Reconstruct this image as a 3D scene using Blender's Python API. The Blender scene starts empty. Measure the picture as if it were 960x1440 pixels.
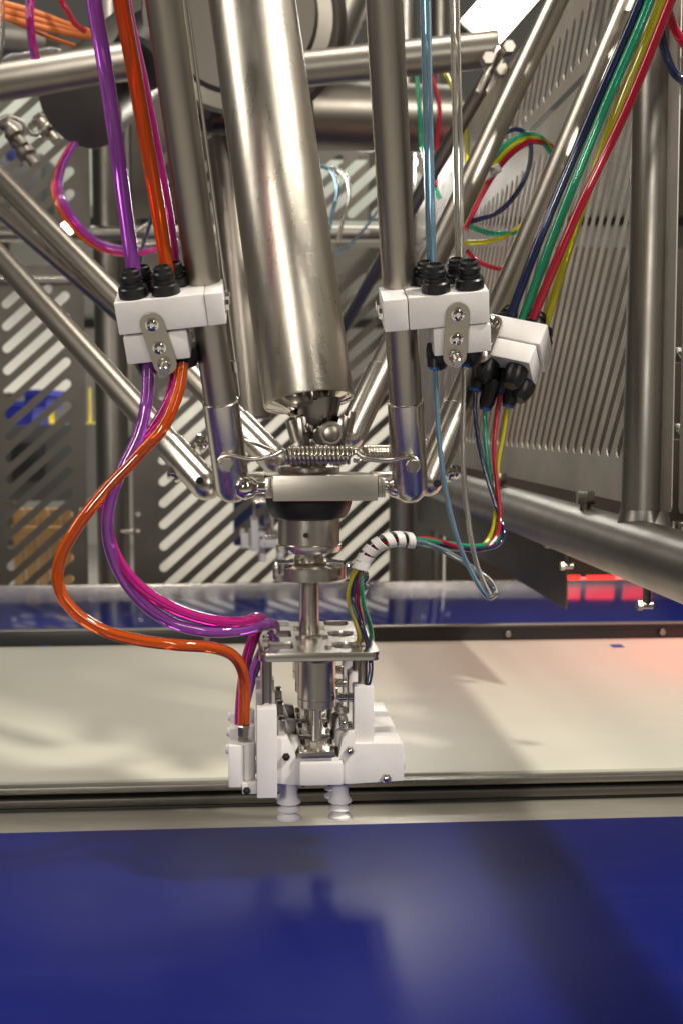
import bpy, bmesh, math, random
from mathutils import Vector, Matrix
random.seed(7)
SC = bpy.context.scene
COL = SC.collection
R = math.radians
V = Vector

# ------------------------------------------------------------------ camera
F_PX = 1738.0                      # focal length in pixels of the 960 x 1440 photograph
PITCH = R(4.28)
CAM = V((0, 0, 0.56))
YAW = R(4.3)                       # the cell is turned a little against the camera
UX = V((math.cos(YAW), math.sin(YAW), 0))
UY = V((-math.sin(YAW), math.cos(YAW), 0))
UZ = V((0, 0, 1))
cd = bpy.data.cameras.new('camera')
cam = bpy.data.objects.new('camera', cd)
COL.objects.link(cam)
cam.location = CAM
cam.rotation_euler = (R(90) - PITCH, 0, 0)
cd.sensor_fit = 'VERTICAL'; cd.sensor_height = 36; cd.sensor_width = 24
cd.lens = 36 * F_PX / 1440
cd.clip_start = 0.02; cd.clip_end = 200
cd.dof.use_dof = True; cd.dof.focus_distance = 1.5; cd.dof.aperture_fstop = 7.0
SC.camera = cam

# ------------------------------------------------------------------ world and lamps
w = bpy.data.worlds.new('World'); SC.world = w; w.use_nodes = True
bg = w.node_tree.nodes['Background']
bg.inputs[0].default_value = (1.0, 0.93, 0.82, 1); bg.inputs[1].default_value = 0.075

def area(name, loc, target, size, size_y, power, color=(1, 0.93, 0.82), spread=180):
    ld = bpy.data.lights.new(name, 'AREA'); ld.shape = 'RECTANGLE'
    ld.size = size; ld.size_y = size_y; ld.energy = power; ld.color = color; ld.spread = R(spread)
    o = bpy.data.objects.new(name, ld); COL.objects.link(o)
    o.location = loc
    o.rotation_euler = (V(target) - V(loc)).to_track_quat('-Z', 'Y').to_euler()
    return o
area('hall_lamp_right', (2.35, 0.2, 3.4), (0.0, 1.5, 0.2), 0.3, 0.3, 165)
area('hall_lamp_overhead', (-0.3, 2.5, 3.8), (-0.1, 2.3, 0), 1.0, 1.0, 52)
area('hall_lamp_front_right', (1.7, -1.5, 2.4), (0, 1.5, 0.6), 0.3, 2.2, 30)
area('hall_lamp_left', (-2.3, 0.9, 2.2), (0, 1.6, 0.7), 0.4, 1.8, 34)
area('fill_light_front_left', (-0.9, -1.7, 1.25), (-0.05, 1.5, 0.25), 0.25, 0.5, 32)  # added fill to brighten the gripper's front, no known lamp there
area('hall_lamp_behind', (-1.0, 7.4, 4.6), (-0.9, 7.9, -0.9), 7, 3, 470, spread=105)
area('hall_lamp_side', (4.2, 3.5, 3.4), (4.0, 3.4, -0.9), 2.5, 4, 30)
area('red_sign_lamp', (1.42, 2.85, 0.30), (1.12, 2.8, 0.0), 0.12, 0.5, 6, (1, 0.08, 0.05), 95)

SC.view_settings.view_transform = 'Standard'
SC.view_settings.look = 'None'
SC.view_settings.exposure = 0.0
SC.view_settings.gamma = 1.0
SC.render.engine = 'CYCLES'
SC.cycles.use_denoising = True
SC.cycles.max_bounces = 10
SC.cycles.transmission_bounces = 8
SC.cycles.sample_clamp_indirect = 6
SC.cycles.caustics_reflective = False
SC.cycles.caustics_refractive = False

# ------------------------------------------------------------------ pixel helpers (real depth is always given)
_c, _s = math.cos(PITCH), math.sin(PITCH)
def ray(px, py):
    u = (px - 480) / F_PX; v = (720 - py) / F_PX
    return V((u, _c + v * _s, -_s + v * _c))
def P(px, py, d):
    r = ray(px, py); return CAM + r * (d / r.y)
def PZ(px, py, z):
    r = ray(px, py); return CAM + r * ((z - CAM.z) / r.z)
def PN(px, py, p0, n):
    r = ray(px, py); return CAM + r * ((p0 - CAM).dot(n) / r.dot(n))
def frame_fn(px0, d):
    o = P(px0, 590, d)
    def G(px, py, dy=0.0):
        b = P(px, py, d)
        q = V((o.x, o.y, 0)) + UX * (b.x - o.x) + UY * dy
        return V((q.x, q.y, b.z))
    return G
G = frame_fn(440, 1.44)            # front plane of the gripper
B = frame_fn(440, 1.53)            # plane through the robot's wrist axis
SG = 1.44 / F_PX; SB = 1.53 / F_PX

# ------------------------------------------------------------------ materials
def nn(nt, t, **kw):
    n = nt.nodes.new(t)
    for k, v in kw.items(): setattr(n, k, v)
    return n
def mat(name, col, rough=0.5, metal=0.0, trans=0.0, ior=1.45, coat=0.0, noise=None, rvar=0.0, bump=0.0, scale=30.0, stretch=(1, 1, 1), sss=0.0, aniso=0.0, emit=None, estr=0.0, spec=0.5):
    m = bpy.data.materials.new(name); m.use_nodes = True
    nt = m.node_tree; b = nt.nodes['Principled BSDF']
    b.inputs['Base Color'].default_value = (*col, 1)
    b.inputs['Roughness'].default_value = rough
    b.inputs['Metallic'].default_value = metal
    b.inputs['Transmission Weight'].default_value = trans
    b.inputs['IOR'].default_value = ior
    b.inputs['Coat Weight'].default_value = coat
    b.inputs['Specular IOR Level'].default_value = spec
    if sss:
        b.inputs['Subsurface Weight'].default_value = sss
        b.inputs['Subsurface Radius'].default_value = (0.01, 0.008, 0.006)
        b.inputs['Subsurface Scale'].default_value = 0.5
    if aniso: b.inputs['Anisotropic'].default_value = aniso
    if emit:
        b.inputs['Emission Color'].default_value = (*emit, 1); b.inputs['Emission Strength'].default_value = estr
    if noise or rvar or bump:
        tc = nn(nt, 'ShaderNodeTexCoord'); mp = nn(nt, 'ShaderNodeMapping')
        mp.inputs['Scale'].default_value = stretch
        nt.links.new(tc.outputs['Object'], mp.inputs['Vector'])
        n1 = nn(nt, 'ShaderNodeTexNoise'); n1.inputs['Scale'].default_value = scale; n1.inputs['Detail'].default_value = 6
        n1.inputs['Roughness'].default_value = 0.65
        nt.links.new(mp.outputs['Vector'], n1.inputs['Vector'])
        if noise:
            mx = nn(nt, 'ShaderNodeMix', data_type='RGBA')
            cr = nn(nt, 'ShaderNodeValToRGB'); cr.color_ramp.elements[0].position = 0.32; cr.color_ramp.elements[1].position = 0.68
            nt.links.new(n1.outputs['Fac'], cr.inputs['Fac'])
            nt.links.new(cr.outputs['Color'], mx.inputs['Factor'])
            mx.inputs[6].default_value = (*col, 1); mx.inputs[7].default_value = (*noise, 1)
            nt.links.new(mx.outputs[2], b.inputs['Base Color'])
        if rvar:
            mr = nn(nt, 'ShaderNodeMapRange')
            mr.inputs['From Min'].default_value = 0.3; mr.inputs['From Max'].default_value = 0.7
            mr.inputs['To Min'].default_value = max(0.02, rough - rvar); mr.inputs['To Max'].default_value = rough + rvar
            nt.links.new(n1.outputs['Fac'], mr.inputs['Value']); nt.links.new(mr.outputs['Result'], b.inputs['Roughness'])
        if bump:
            n2 = nn(nt, 'ShaderNodeTexNoise'); n2.inputs['Scale'].default_value = scale * 6; n2.inputs['Detail'].default_value = 3
            nt.links.new(mp.outputs['Vector'], n2.inputs['Vector'])
            bp = nn(nt, 'ShaderNodeBump'); bp.inputs['Strength'].default_value = bump; bp.inputs['Distance'].default_value = 0.001
            nt.links.new(n2.outputs['Fac'], bp.inputs['Height']); nt.links.new(bp.outputs['Normal'], b.inputs['Normal'])
    return m

M = {}
M['steel'] = mat('brushed_steel', (0.38, 0.345, 0.30), 0.26, 1, rvar=0.025, noise=(0.35, 0.32, 0.278), scale=5)
M['steel_cyl'] = mat('ground_steel', (0.58, 0.54, 0.48), 0.24, 1, rvar=0.05, noise=(0.50, 0.465, 0.41), scale=45, stretch=(1, 1, 0.12))
M['steel_bright'] = mat('machined_steel', (0.66, 0.62, 0.57), 0.22, 1, rvar=0.04, scale=60, stretch=(1, 1, 6))
M['chrome'] = mat('polished_steel', (0.72, 0.69, 0.65), 0.08, 1)
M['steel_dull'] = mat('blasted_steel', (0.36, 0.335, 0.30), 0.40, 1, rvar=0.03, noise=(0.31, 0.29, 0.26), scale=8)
M['fence'] = mat('fence_steel', (0.13, 0.12, 0.105), 0.42, 0.9, rvar=0.03, noise=(0.112, 0.104, 0.092), scale=6)
M['fence_side_lit'] = mat('lit_side_fence_steel', (0.50, 0.455, 0.395), 0.5, 0.5, rvar=0.03, noise=(0.36, 0.33, 0.29), scale=6)  # same fence steel, base lightened so the side panels look lit
M['fence_shaded'] = mat('shaded_fence_steel', (0.075, 0.062, 0.05), 0.5, 0.6, noise=(0.06, 0.05, 0.04), scale=5)  # same fence steel, base darkened to paint shade behind the side slots
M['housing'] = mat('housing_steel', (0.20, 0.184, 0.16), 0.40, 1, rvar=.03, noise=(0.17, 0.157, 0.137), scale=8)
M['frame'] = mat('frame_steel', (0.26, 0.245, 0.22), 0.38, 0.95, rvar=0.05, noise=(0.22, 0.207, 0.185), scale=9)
M['spring'] = mat('spring_wire', (0.66, 0.62, 0.55), 0.2, 1)
M['black_steel'] = mat('dark_joint_steel', (0.22, 0.205, 0.185), 0.24, 1)
M['rubber'] = mat('black_rubber', (0.008, 0.008, 0.008), 0.45, rvar=0.08, scale=50)
M['black'] = mat('black_plastic', (0.010, 0.010, 0.011), 0.32)
M['white'] = mat('white_plastic', (0.84, 0.81, 0.80), 0.42, sss=0.1, noise=(0.74, 0.70, 0.68), scale=14, bump=0.12, rvar=.08)
M['silicone'] = mat('white_silicone', (0.88, 0.86, 0.84), 0.5)
M['blue_ring'] = mat('blue_collet', (0.02, 0.10, 0.42), 0.35)
M['hole'] = mat('dark_socket', (0.01, 0.01, 0.01), 0.6)
M['lamp_face'] = mat('lamp_face', (0.9, 0.9, 0.85), 0.5, emit=(1, 0.97, 0.9), estr=14)
M['bulb'] = mat('spot_lamp_face', (0.9, 0.9, 0.85), 0.5, emit=(1, 0.97, 0.88), estr=40)
M['red_led'] = mat('red_light_face', (0.5, 0.02, 0.02), 0.4, emit=(1, 0.02, 0.015), estr=3)
M['pink_led'] = mat('pink_light_face', (0.6, 0.1, 0.1), 0.4, emit=(1, 0.2, 0.18), estr=2)
M['wood'] = mat('crate_wood', (0.36, 0.22, 0.09), 0.6, noise=(0.28, 0.16, 0.06), scale=6, stretch=(1, 1, 8))
M['hall_white'] = mat('hall_white', (0.78, 0.77, 0.73), 0.6, noise=(0.70, 0.69, 0.65), scale=1.2)
M['board_grey'] = mat('board_grey', (0.46, 0.45, 0.42), 0.6, noise=(0.34, 0.33, 0.30), scale=2.5)
M['hall_floor'] = mat('hall_floor', (0.55, 0.54, 0.50), 0.35, noise=(0.48, 0.47, 0.44), scale=1.5, rvar=0.1)
M['hall_dark'] = mat('hall_dark', (0.04, 0.04, 0.042), 0.5)
M['bin_blue'] = mat('bin_blue', (0.03, 0.05, 0.45), 0.4)
M['bin_navy'] = mat('bin_navy', (0.015, 0.025, 0.13), 0.5)
M['yellow'] = mat('yellow_paint', (0.75, 0.62, 0.06), 0.4)
M['green_grey'] = mat('hall_green_grey', (0.30, 0.33, 0.29), 0.6, noise=(0.2, 0.22, 0.2), scale=2)
M['red_wall'] = mat('red_panel', (0.035, 0.015, 0.012), 0.6, noise=(0.025, 0.018, 0.016), scale=2)
M['orange_cable'] = mat('orange_cable', (0.62, 0.17, 0.04), 0.4)
M['tape'] = mat('blue_tape', (0.02, 0.05, 0.28), 0.6)
M['wrap'] = mat('white_spiral_wrap', (0.72, 0.69, 0.66), 0.4, sss=0.1)
def tube_mat(n, c, tr=0.72, rough=0.05): return mat(n, c, rough, 0, trans=tr, ior=1.45, coat=0.4)
M['purple'] = tube_mat('purple_tube', (0.44, 0.10, 0.62))
M['magenta'] = tube_mat('magenta_tube', (0.82, 0.025, 0.38))
M['orange'] = tube_mat('orange_tube', (0.90, 0.13, 0.012))
M['lightblue'] = tube_mat('light_blue_tube', (0.28, 0.48, 0.68), 0.75)
M['clear'] = tube_mat('clear_tube', (0.86, 0.84, 0.80), 0.95, 0.03)
M['navy'] = tube_mat('navy_tube', (0.025, 0.035, 0.12), 0.55)
M['green'] = tube_mat('green_tube', (0.03, 0.48, 0.26), 0.6)
M['red'] = tube_mat('red_tube', (0.62, 0.014, 0.05), 0.55)
M['yellow_t'] = tube_mat('yellow_tube', (0.84, 0.77, 0.03), 0.6)

def brushed(m, scale=2600.0, bump=0.2, amp=0.07, axial=False, mott=.88):
    """fine turning or grinding lines round the axis, plus faint smudges; axial ones put reflection streaks into the colour"""
    nt = m.node_tree; b = nt.nodes['Principled BSDF']
    at = nn(nt, 'ShaderNodeAttribute', attribute_name='brush')
    n1 = nn(nt, 'ShaderNodeTexNoise', noise_dimensions='1D'); n1.inputs['Scale'].default_value = scale; n1.inputs['Detail'].default_value = 3
    nt.links.new(at.outputs['Fac'], n1.inputs['W'])
    bp = nn(nt, 'ShaderNodeBump'); bp.inputs['Strength'].default_value = bump; bp.inputs['Distance'].default_value = 0.0002
    nt.links.new(n1.outputs['Fac'], bp.inputs['Height']); nt.links.new(bp.outputs['Normal'], b.inputs['Normal'])
    tc = nn(nt, 'ShaderNodeTexCoord'); n2 = nn(nt, 'ShaderNodeTexNoise'); n2.inputs['Scale'].default_value = 16; n2.inputs['Detail'].default_value = 8; n2.inputs['Roughness'].default_value = .7
    mpb = nn(nt, 'ShaderNodeMapping'); mpb.inputs['Scale'].default_value = (4, 4, .25) if axial else (1, 1, 1)  # axial: lengthwise tone streaks imitate streaky reflections
    nt.links.new(tc.outputs['Object'], mpb.inputs['Vector']); nt.links.new(mpb.outputs['Vector'], n2.inputs['Vector'])
    r0 = b.inputs['Roughness'].default_value
    mr = nn(nt, 'ShaderNodeMapRange'); mr.inputs['From Min'].default_value = .3; mr.inputs['From Max'].default_value = .72
    mr.inputs['To Min'].default_value = r0 * (1 - amp); mr.inputs['To Max'].default_value = r0 * (1 + amp)
    nt.links.new(n2.outputs['Fac'], mr.inputs['Value']); nt.links.new(mr.outputs['Result'], b.inputs['Roughness'])
    c0 = tuple(b.inputs['Base Color'].default_value)
    mx = nn(nt, 'ShaderNodeMix', data_type='RGBA'); mx.inputs[6].default_value = c0; mx.inputs[7].default_value = tuple(x * mott for x in c0[:3]) + (1,)
    m2 = nn(nt, 'ShaderNodeMath', operation='MULTIPLY'); nt.links.new(n1.outputs['Fac'], m2.inputs[0]); nt.links.new(n2.outputs['Fac'], m2.inputs[1])
    m3 = nn(nt, 'ShaderNodeMapRange'); m3.inputs['From Min'].default_value = .12; m3.inputs['From Max'].default_value = .4; nt.links.new(m2.outputs[0], m3.inputs['Value'])
    nt.links.new(m3.outputs['Result'], mx.inputs['Factor']); nt.links.new(mx.outputs[2], b.inputs['Base Color'])
    return m
M['steel'] = brushed(mat('brushed_steel', (0.42, 0.38, 0.33), 0.34, 1))
M['steel_cyl'] = brushed(mat('ground_steel', (0.62, 0.575, 0.50), 0.31, 1), 2200, .35, .24, True, .70)
M['steel_bright'] = brushed(mat('machined_steel', (0.66, 0.615, 0.56), 0.26, 1), 2600, .2)
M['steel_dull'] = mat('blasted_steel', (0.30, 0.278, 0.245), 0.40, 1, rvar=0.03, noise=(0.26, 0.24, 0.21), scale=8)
M['strip'] = mat('worn_edge_strip', (0.36, 0.335, 0.285), 0.42, 0.35, rvar=.06, noise=(0.28, 0.26, 0.22), scale=6, stretch=(1, 5, 1))
M['steel_plate'] = mat('milled_steel', (0.50, 0.465, 0.42), 0.38, 0.97, rvar=.04, noise=(.45, .42, .38), scale=40, stretch=(1, 1, 8))
def scuffed(m, dust, dust_amt, streak=(0.6, 2.2, 1), sscale=5.0):
    """dust specks, faint wipe streaks along the belt and a fine weave on top of a belt material"""
    nt = m.node_tree; b = nt.nodes['Principled BSDF']
    tc = nn(nt, 'ShaderNodeTexCoord')
    src = b.inputs['Base Color'].links[0].from_socket
    mp = nn(nt, 'ShaderNodeMapping'); mp.inputs['Scale'].default_value = streak; nt.links.new(tc.outputs['Object'], mp.inputs['Vector'])
    n1 = nn(nt, 'ShaderNodeTexNoise'); n1.inputs['Scale'].default_value = sscale; n1.inputs['Detail'].default_value = 8; n1.inputs['Roughness'].default_value = .75
    nt.links.new(mp.outputs['Vector'], n1.inputs['Vector'])
    vo = nn(nt, 'ShaderNodeTexVoronoi'); vo.inputs['Scale'].default_value = 42; nt.links.new(tc.outputs['Object'], vo.inputs['Vector'])
    n3 = nn(nt, 'ShaderNodeTexNoise'); n3.inputs['Scale'].default_value = 26; nt.links.new(tc.outputs['Object'], n3.inputs['Vector'])
    th = nn(nt, 'ShaderNodeMapRange'); th.inputs['From Min'].default_value = .55; th.inputs['From Max'].default_value = .8; th.inputs['To Max'].default_value = .075; nt.links.new(n3.outputs['Fac'], th.inputs['Value'])
    sp = nn(nt, 'ShaderNodeMath', operation='LESS_THAN'); nt.links.new(vo.outputs['Distance'], sp.inputs[0]); nt.links.new(th.outputs['Result'], sp.inputs[1])
    st = nn(nt, 'ShaderNodeMapRange'); st.inputs['From Min'].default_value = .5; st.inputs['From Max'].default_value = .85; st.inputs['To Max'].default_value = dust_amt; nt.links.new(n1.outputs['Fac'], st.inputs['Value'])
    mxv = nn(nt, 'ShaderNodeMath', operation='MAXIMUM'); sm = nn(nt, 'ShaderNodeMath', operation='MULTIPLY'); sm.inputs[1].default_value = min(1, dust_amt * 7)
    nt.links.new(sp.outputs[0], sm.inputs[0]); nt.links.new(sm.outputs[0], mxv.inputs[0]); nt.links.new(st.outputs['Result'], mxv.inputs[1])
    mx = nn(nt, 'ShaderNodeMix', data_type='RGBA'); mx.inputs[7].default_value = (*dust, 1)
    nt.links.new(src, mx.inputs[6]); nt.links.new(mxv.outputs[0], mx.inputs['Factor']); nt.links.new(mx.outputs[2], b.inputs['Base Color'])
    rr_ = nn(nt, 'ShaderNodeMapRange'); rr_.inputs['From Min'].default_value = .3; rr_.inputs['From Max'].default_value = .75
    r0 = b.inputs['Roughness'].default_value; rr_.inputs['To Min'].default_value = r0 * .94; rr_.inputs['To Max'].default_value = r0 * 1.1
    nt.links.new(n1.outputs['Fac'], rr_.inputs['Value']); nt.links.new(rr_.outputs['Result'], b.inputs['Roughness'])
    wv = nn(nt, 'ShaderNodeTexNoise'); wv.inputs['Scale'].default_value = 700; nt.links.new(tc.outputs['Object'], wv.inputs['Vector'])
    bp = nn(nt, 'ShaderNodeBump'); bp.inputs['Strength'].default_value = .12; bp.inputs['Distance'].default_value = .0006
    nt.links.new(wv.outputs['Fac'], bp.inputs['Height']); nt.links.new(bp.outputs['Normal'], b.inputs['Normal'])
    return m
def belt_mat(name, c1, c2, rough, scale, spec=0.5):
    m = mat(name, c1, rough, noise=c2, scale=scale, rvar=0.02, spec=spec)
    return m
M['belt_blue'] = belt_mat('blue_belt', (0.005, 0.010, 0.130), (0.004, 0.008, 0.115), 0.34, 300.0, 0.24)
scuffed(M['belt_blue'], (.10, .12, .28), .08)
M['belt_white'] = belt_mat('white_belt', (0.60, 0.585, 0.50), (0.575, 0.56, 0.478), 0.38, 200.0, 0.5)
scuffed(M['belt_white'], (.36, .34, .28), .16)
M['belt_rear'] = belt_mat('rear_blue_belt', (0.008, 0.016, 0.17), (0.007, 0.014, 0.155), 0.10, 200.0, 0.4)

# ------------------------------------------------------------------ mesh helpers
class MB:
    def __init__(s): s.v = []; s.f = []; s.h = []
    def add(s, vs, fs, hs=None):
        o = len(s.v); s.v += [tuple(x) for x in vs]; s.h += hs if hs else [x[2] for x in vs]; s.f += [tuple(i + o for i in f) for f in fs]; return s
    def rings(s, rings, close=False, cap=True, hs=None):
        n = len(rings[0]); vs = [p for r in rings for p in r]; fs = []
        if hs: hs = [h for h in hs for _ in range(n)]
        k = len(rings)
        for i in range(k - 1 + (1 if close else 0)):
            a, b = i * n, ((i + 1) % k) * n
            for j in range(n):
                j2 = (j + 1) % n; fs.append((a + j, a + j2, b + j2, b + j))
        if cap and not close:
            fs.append(tuple(range(n - 1, -1, -1))); fs.append(tuple((k - 1) * n + j for j in range(n)))
        return s.add(vs, fs, hs)
    def lathe(s, p, ax, prof, seg=28, start=0.0):
        ax = V(ax).normalized(); t = V((0, 0, 1)) if abs(ax.z) < 0.9 else V((1, 0, 0))
        e1 = ax.cross(t).normalized(); e2 = ax.cross(e1)
        rr = []
        for (h, r) in prof:
            rr.append([V(p) + ax * h + (e1 * math.cos(start + 2 * math.pi * j / seg) + e2 * math.sin(start + 2 * math.pi * j / seg)) * max(r, 1e-5) for j in range(seg)])
        return s.rings(rr, hs=[h + r for (h, r) in prof])
    def cyl(s, a, b, r0, r1=None, seg=28, ch=0.0):
        a, b = V(a), V(b); L = (b - a).length; r1 = r0 if r1 is None else r1
        if ch: prof = [(0, r0 - ch), (ch, r0), (L - ch, r1), (L, r1 - ch)]
        else: prof = [(0, r0), (L, r1)]
        return s.lathe(a, b - a, prof, seg)
    def hexa(s, a, b, r): return s.lathe(a, V(b) - V(a), [(0, r), ((V(b) - V(a)).length * 0.85, r), ((V(b) - V(a)).length, r * 0.86)], 6)
    def tube(s, pts, r, seg=12, closed=False):
        pts = [V(p) for p in pts]; rr = []; prev = None
        n = len(pts)
        for i, p in enumerate(pts):
            d = (pts[min(i + 1, n - 1)] - pts[max(i - 1, 0)])
            d = d.normalized() if d.length > 1e-9 else V((0, 0, 1))
            if prev is None:
                t = V((0, 0, 1)) if abs(d.z) < 0.9 else V((1, 0, 0)); e1 = d.cross(t).normalized()
            else:
                e1 = (prev - d * prev.dot(d)).normalized()
            prev = e1; e2 = d.cross(e1)
            q = r[i] if isinstance(r, (list, tuple)) else r
            rr.append([p + (e1 * math.cos(2 * math.pi * j / seg) + e2 * math.sin(2 * math.pi * j / seg)) * q for j in range(seg)])
        return s.rings(rr)
    def box(s, c, ux, uy, uz, hx, hy, hz, bev=0.0):
        c, ux, uy, uz = V(c), V(ux).normalized(), V(uy).normalized(), V(uz).normalized()
        if bev <= 0:
            vs = [c + ux * (hx * i) + uy * (hy * j) + uz * (hz * k) for k in (-1, 1) for j in (-1, 1) for i in (-1, 1)]
            return s.add(vs, [(0, 2, 3, 1), (4, 5, 7, 6), (0, 1, 5, 4), (2, 6, 7, 3), (0, 4, 6, 2), (1, 3, 7, 5)])
        bm = bmesh.new(); bmesh.ops.create_cube(bm, size=2)
        for v in bm.verts: v.co = V((v.co.x * hx, v.co.y * hy, v.co.z * hz))
        bmesh.ops.bevel(bm, geom=bm.edges[:], offset=bev, segments=2, profile=0.6, affect='EDGES')
        bm.verts.index_update()
        vs = [c + ux * v.co.x + uy * v.co.y + uz * v.co.z for v in bm.verts]
        fs = [tuple(v.index for v in f.verts) for f in bm.faces]; bm.free()
        return s.add(vs, fs)
    def prism(s, pts, depth, bev=0.0):
        """pts: 3-D outline (flat); depth: extrusion vector"""
        d = V(depth); n = len(pts)
        bm = bmesh.new()
        a = [bm.verts.new(p) for p in pts]; b = [bm.verts.new(V(p) + d) for p in pts]
        bm.faces.new(a); bm.faces.new(b[::-1])
        for i in range(n): bm.faces.new((a[i], b[i], b[(i + 1) % n], a[(i + 1) % n]))
        bmesh.ops.recalc_face_normals(bm, faces=bm.faces[:])
        if bev: bmesh.ops.bevel(bm, geom=bm.edges[:], offset=bev, segments=2, profile=0.6, affect='EDGES')
        bm.verts.index_update()
        s.add([v.co.copy() for v in bm.verts], [tuple(v.index for v in f.verts) for f in bm.faces]); bm.free(); return s
    def build(s, name, m, parent=None, smooth=35):
        me = bpy.data.meshes.new(name); me.from_pydata([tuple(x) for x in s.v], [], s.f)
        at = me.attributes.new('brush', 'FLOAT', 'POINT'); at.data.foreach_set('value', s.h)
        bm = bmesh.new(); bm.from_mesh(me); bmesh.ops.recalc_face_normals(bm, faces=bm.faces[:]); bm.to_mesh(me); bm.free()
        return link(name, me, m, parent, smooth)
def link(name, me, m, parent=None, smooth=35):
    me.materials.clear(); me.materials.append(M[m] if isinstance(m, str) else m)
    if smooth:
        me.polygons.foreach_set('use_smooth', [True] * len(me.polygons)); me.set_sharp_from_angle(angle=R(smooth))
    o = bpy.data.objects.new(name, me); COL.objects.link(o)
    if parent: child(o, parent)
    return o
def child(o, parent):
    o.parent = parent
    def world(q):
        m = Matrix.Translation(q.location)
        return world(q.parent) @ q.matrix_parent_inverse @ m if q.parent else m
    o.matrix_parent_inverse = world(parent).inverted()
def tag(o, label, cat, group=None, kind=None):
    if label: o['label'] = label
    if cat: o['category'] = cat
    if group: o['group'] = group
    if kind: o['kind'] = kind
    return o
def thing(name, label, cat, loc=(0, 0, 0), group=None):
    o = bpy.data.objects.new(name, None); COL.objects.link(o); o.empty_display_size = 0.05
    o.location = loc
    return tag(o, label, cat, group)
def struct(o): o['kind'] = 'structure'; return o
def copy_tree(o, parent=None):
    c = o.copy(); COL.objects.link(c)
    if parent: c.parent = parent; c.matrix_parent_inverse = o.matrix_parent_inverse.copy()
    for ch in list(o.children): copy_tree(ch, c)
    return c
def smooth_path(pts, sub=8):
    pts = [V(p) for p in pts]
    if len(pts) < 3: return pts
    q = [pts[0] * 2 - pts[1]] + pts + [pts[-1] * 2 - pts[-2]]
    out = []
    for i in range(1, len(q) - 2):
        p0, p1, p2, p3 = q[i - 1], q[i], q[i + 1], q[i + 2]
        t0 = 0.0; t1 = t0 + max((p1 - p0).length, 1e-6) ** 0.5; t2 = t1 + max((p2 - p1).length, 1e-6) ** 0.5; t3 = t2 + max((p3 - p2).length, 1e-6) ** 0.5
        for k in range(sub):
            t = t1 + (t2 - t1) * k / sub
            a1 = p0 * ((t1 - t) / (t1 - t0)) + p1 * ((t - t0) / (t1 - t0))
            a2 = p1 * ((t2 - t) / (t2 - t1)) + p2 * ((t - t1) / (t2 - t1))
            a3 = p2 * ((t3 - t) / (t3 - t2)) + p3 * ((t - t2) / (t3 - t2))
            b1 = a1 * ((t2 - t) / (t2 - t0)) + a2 * ((t - t0) / (t2 - t0))
            b2 = a2 * ((t3 - t) / (t3 - t1)) + a3 * ((t - t1) / (t3 - t1))
            out.append(b1 * ((t2 - t) / (t2 - t1)) + b2 * ((t - t1) / (t2 - t1)))
    out.append(pts[-1]); return out
def plate_holes(outer, holes, th, origin, ux, uy, name='plate', bev=0.0):
    """a flat plate with openings: outlines in the plane (ux, uy), thickness th centred on the plane"""
    cu = bpy.data.curves.new(name, 'CURVE'); cu.dimensions = '2D'; cu.fill_mode = 'BOTH'; cu.extrude = th / 2; cu.bevel_depth = bev; cu.bevel_resolution = 1
    for poly in [outer] + holes:
        sp = cu.splines.new('POLY'); sp.points.add(len(poly) - 1); sp.use_cyclic_u = True
        for i, (x, y) in enumerate(poly): sp.points[i].co = (x, y, 0, 1)
    ob = bpy.data.objects.new(name, cu); COL.objects.link(ob)
    me = bpy.data.meshes.new_from_object(ob.evaluated_get(bpy.context.evaluated_depsgraph_get()))
    bpy.data.objects.remove(ob); bpy.data.curves.remove(cu)
    ux, uy = V(ux), V(uy); uz = ux.cross(uy)
    m4 = Matrix(((ux.x, uy.x, uz.x, origin.x), (ux.y, uy.y, uz.y, origin.y), (ux.z, uy.z, uz.z, origin.z), (0, 0, 0, 1)))
    me.transform(m4); return me
def capsule(x0, y0, x1, y1, r, n=6):
    a = math.atan2(y1 - y0, x1 - x0); out = []
    for i in range(n + 1): t = a - math.pi / 2 + math.pi * i / n; out.append((x1 + r * math.cos(t), y1 + r * math.sin(t)))
    for i in range(n + 1): t = a + math.pi / 2 + math.pi * i / n; out.append((x0 + r * math.cos(t), y0 + r * math.sin(t)))
    return out
def rrect(x0, y0, x1, y1, r, n=4):
    out = []
    for (cx, cy, a0) in ((x1 - r, y1 - r, 0), (x0 + r, y1 - r, 90), (x0 + r, y0 + r, 180), (x1 - r, y0 + r, 270)):
        for i in range(n + 1): t = R(a0 + 90 * i / n); out.append((cx + r * math.cos(t), cy + r * math.sin(t)))
    return out

# ================================================================== the setting
def sheet(name, z, y0, y1, xa, xb, m, th=0.02, bev=0.0, parent=None):
    """a slab lying along the cell: y0..y1 are depths below the camera axis, measured along the cell's depth direction"""
    c = UX * ((xa + xb) / 2) + UY * ((y0 + y1) / 2) + UZ * (z - th / 2)
    return MB().box(c, UX, UY, UZ, (xb - xa) / 2, (y1 - y0) / 2, th / 2, bev).build(name, m, parent)
struct(MB().box((0, 8, -1.0), V((1, 0, 0)), V((0, 1, 0)), UZ, 20, 16, 0.05).build('floor', 'hall_floor'))

# back wall of the hall, panelled
hw = struct(MB().box((0, 15.0, 1.6), V((1, 0, 0)), V((0, 1, 0)), UZ, 12, 0.1, 2.6).build('wall', 'hall_white'))
for i in range(-5, 6):
    MB().box((i * 2.0, 14.88, 1.6), V((1, 0, 0)), V((0, 1, 0)), UZ, 0.05, 0.03, 2.6).build('panel_joint', 'steel_dull', hw)
for z in (0.3, 1.7, 2.9):
    MB().box((0, 14.85, z), V((1, 0, 0)), V((0, 1, 0)), UZ, 12, 0.04, 0.05).build('panel_rail', 'hall_dark', hw)

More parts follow.
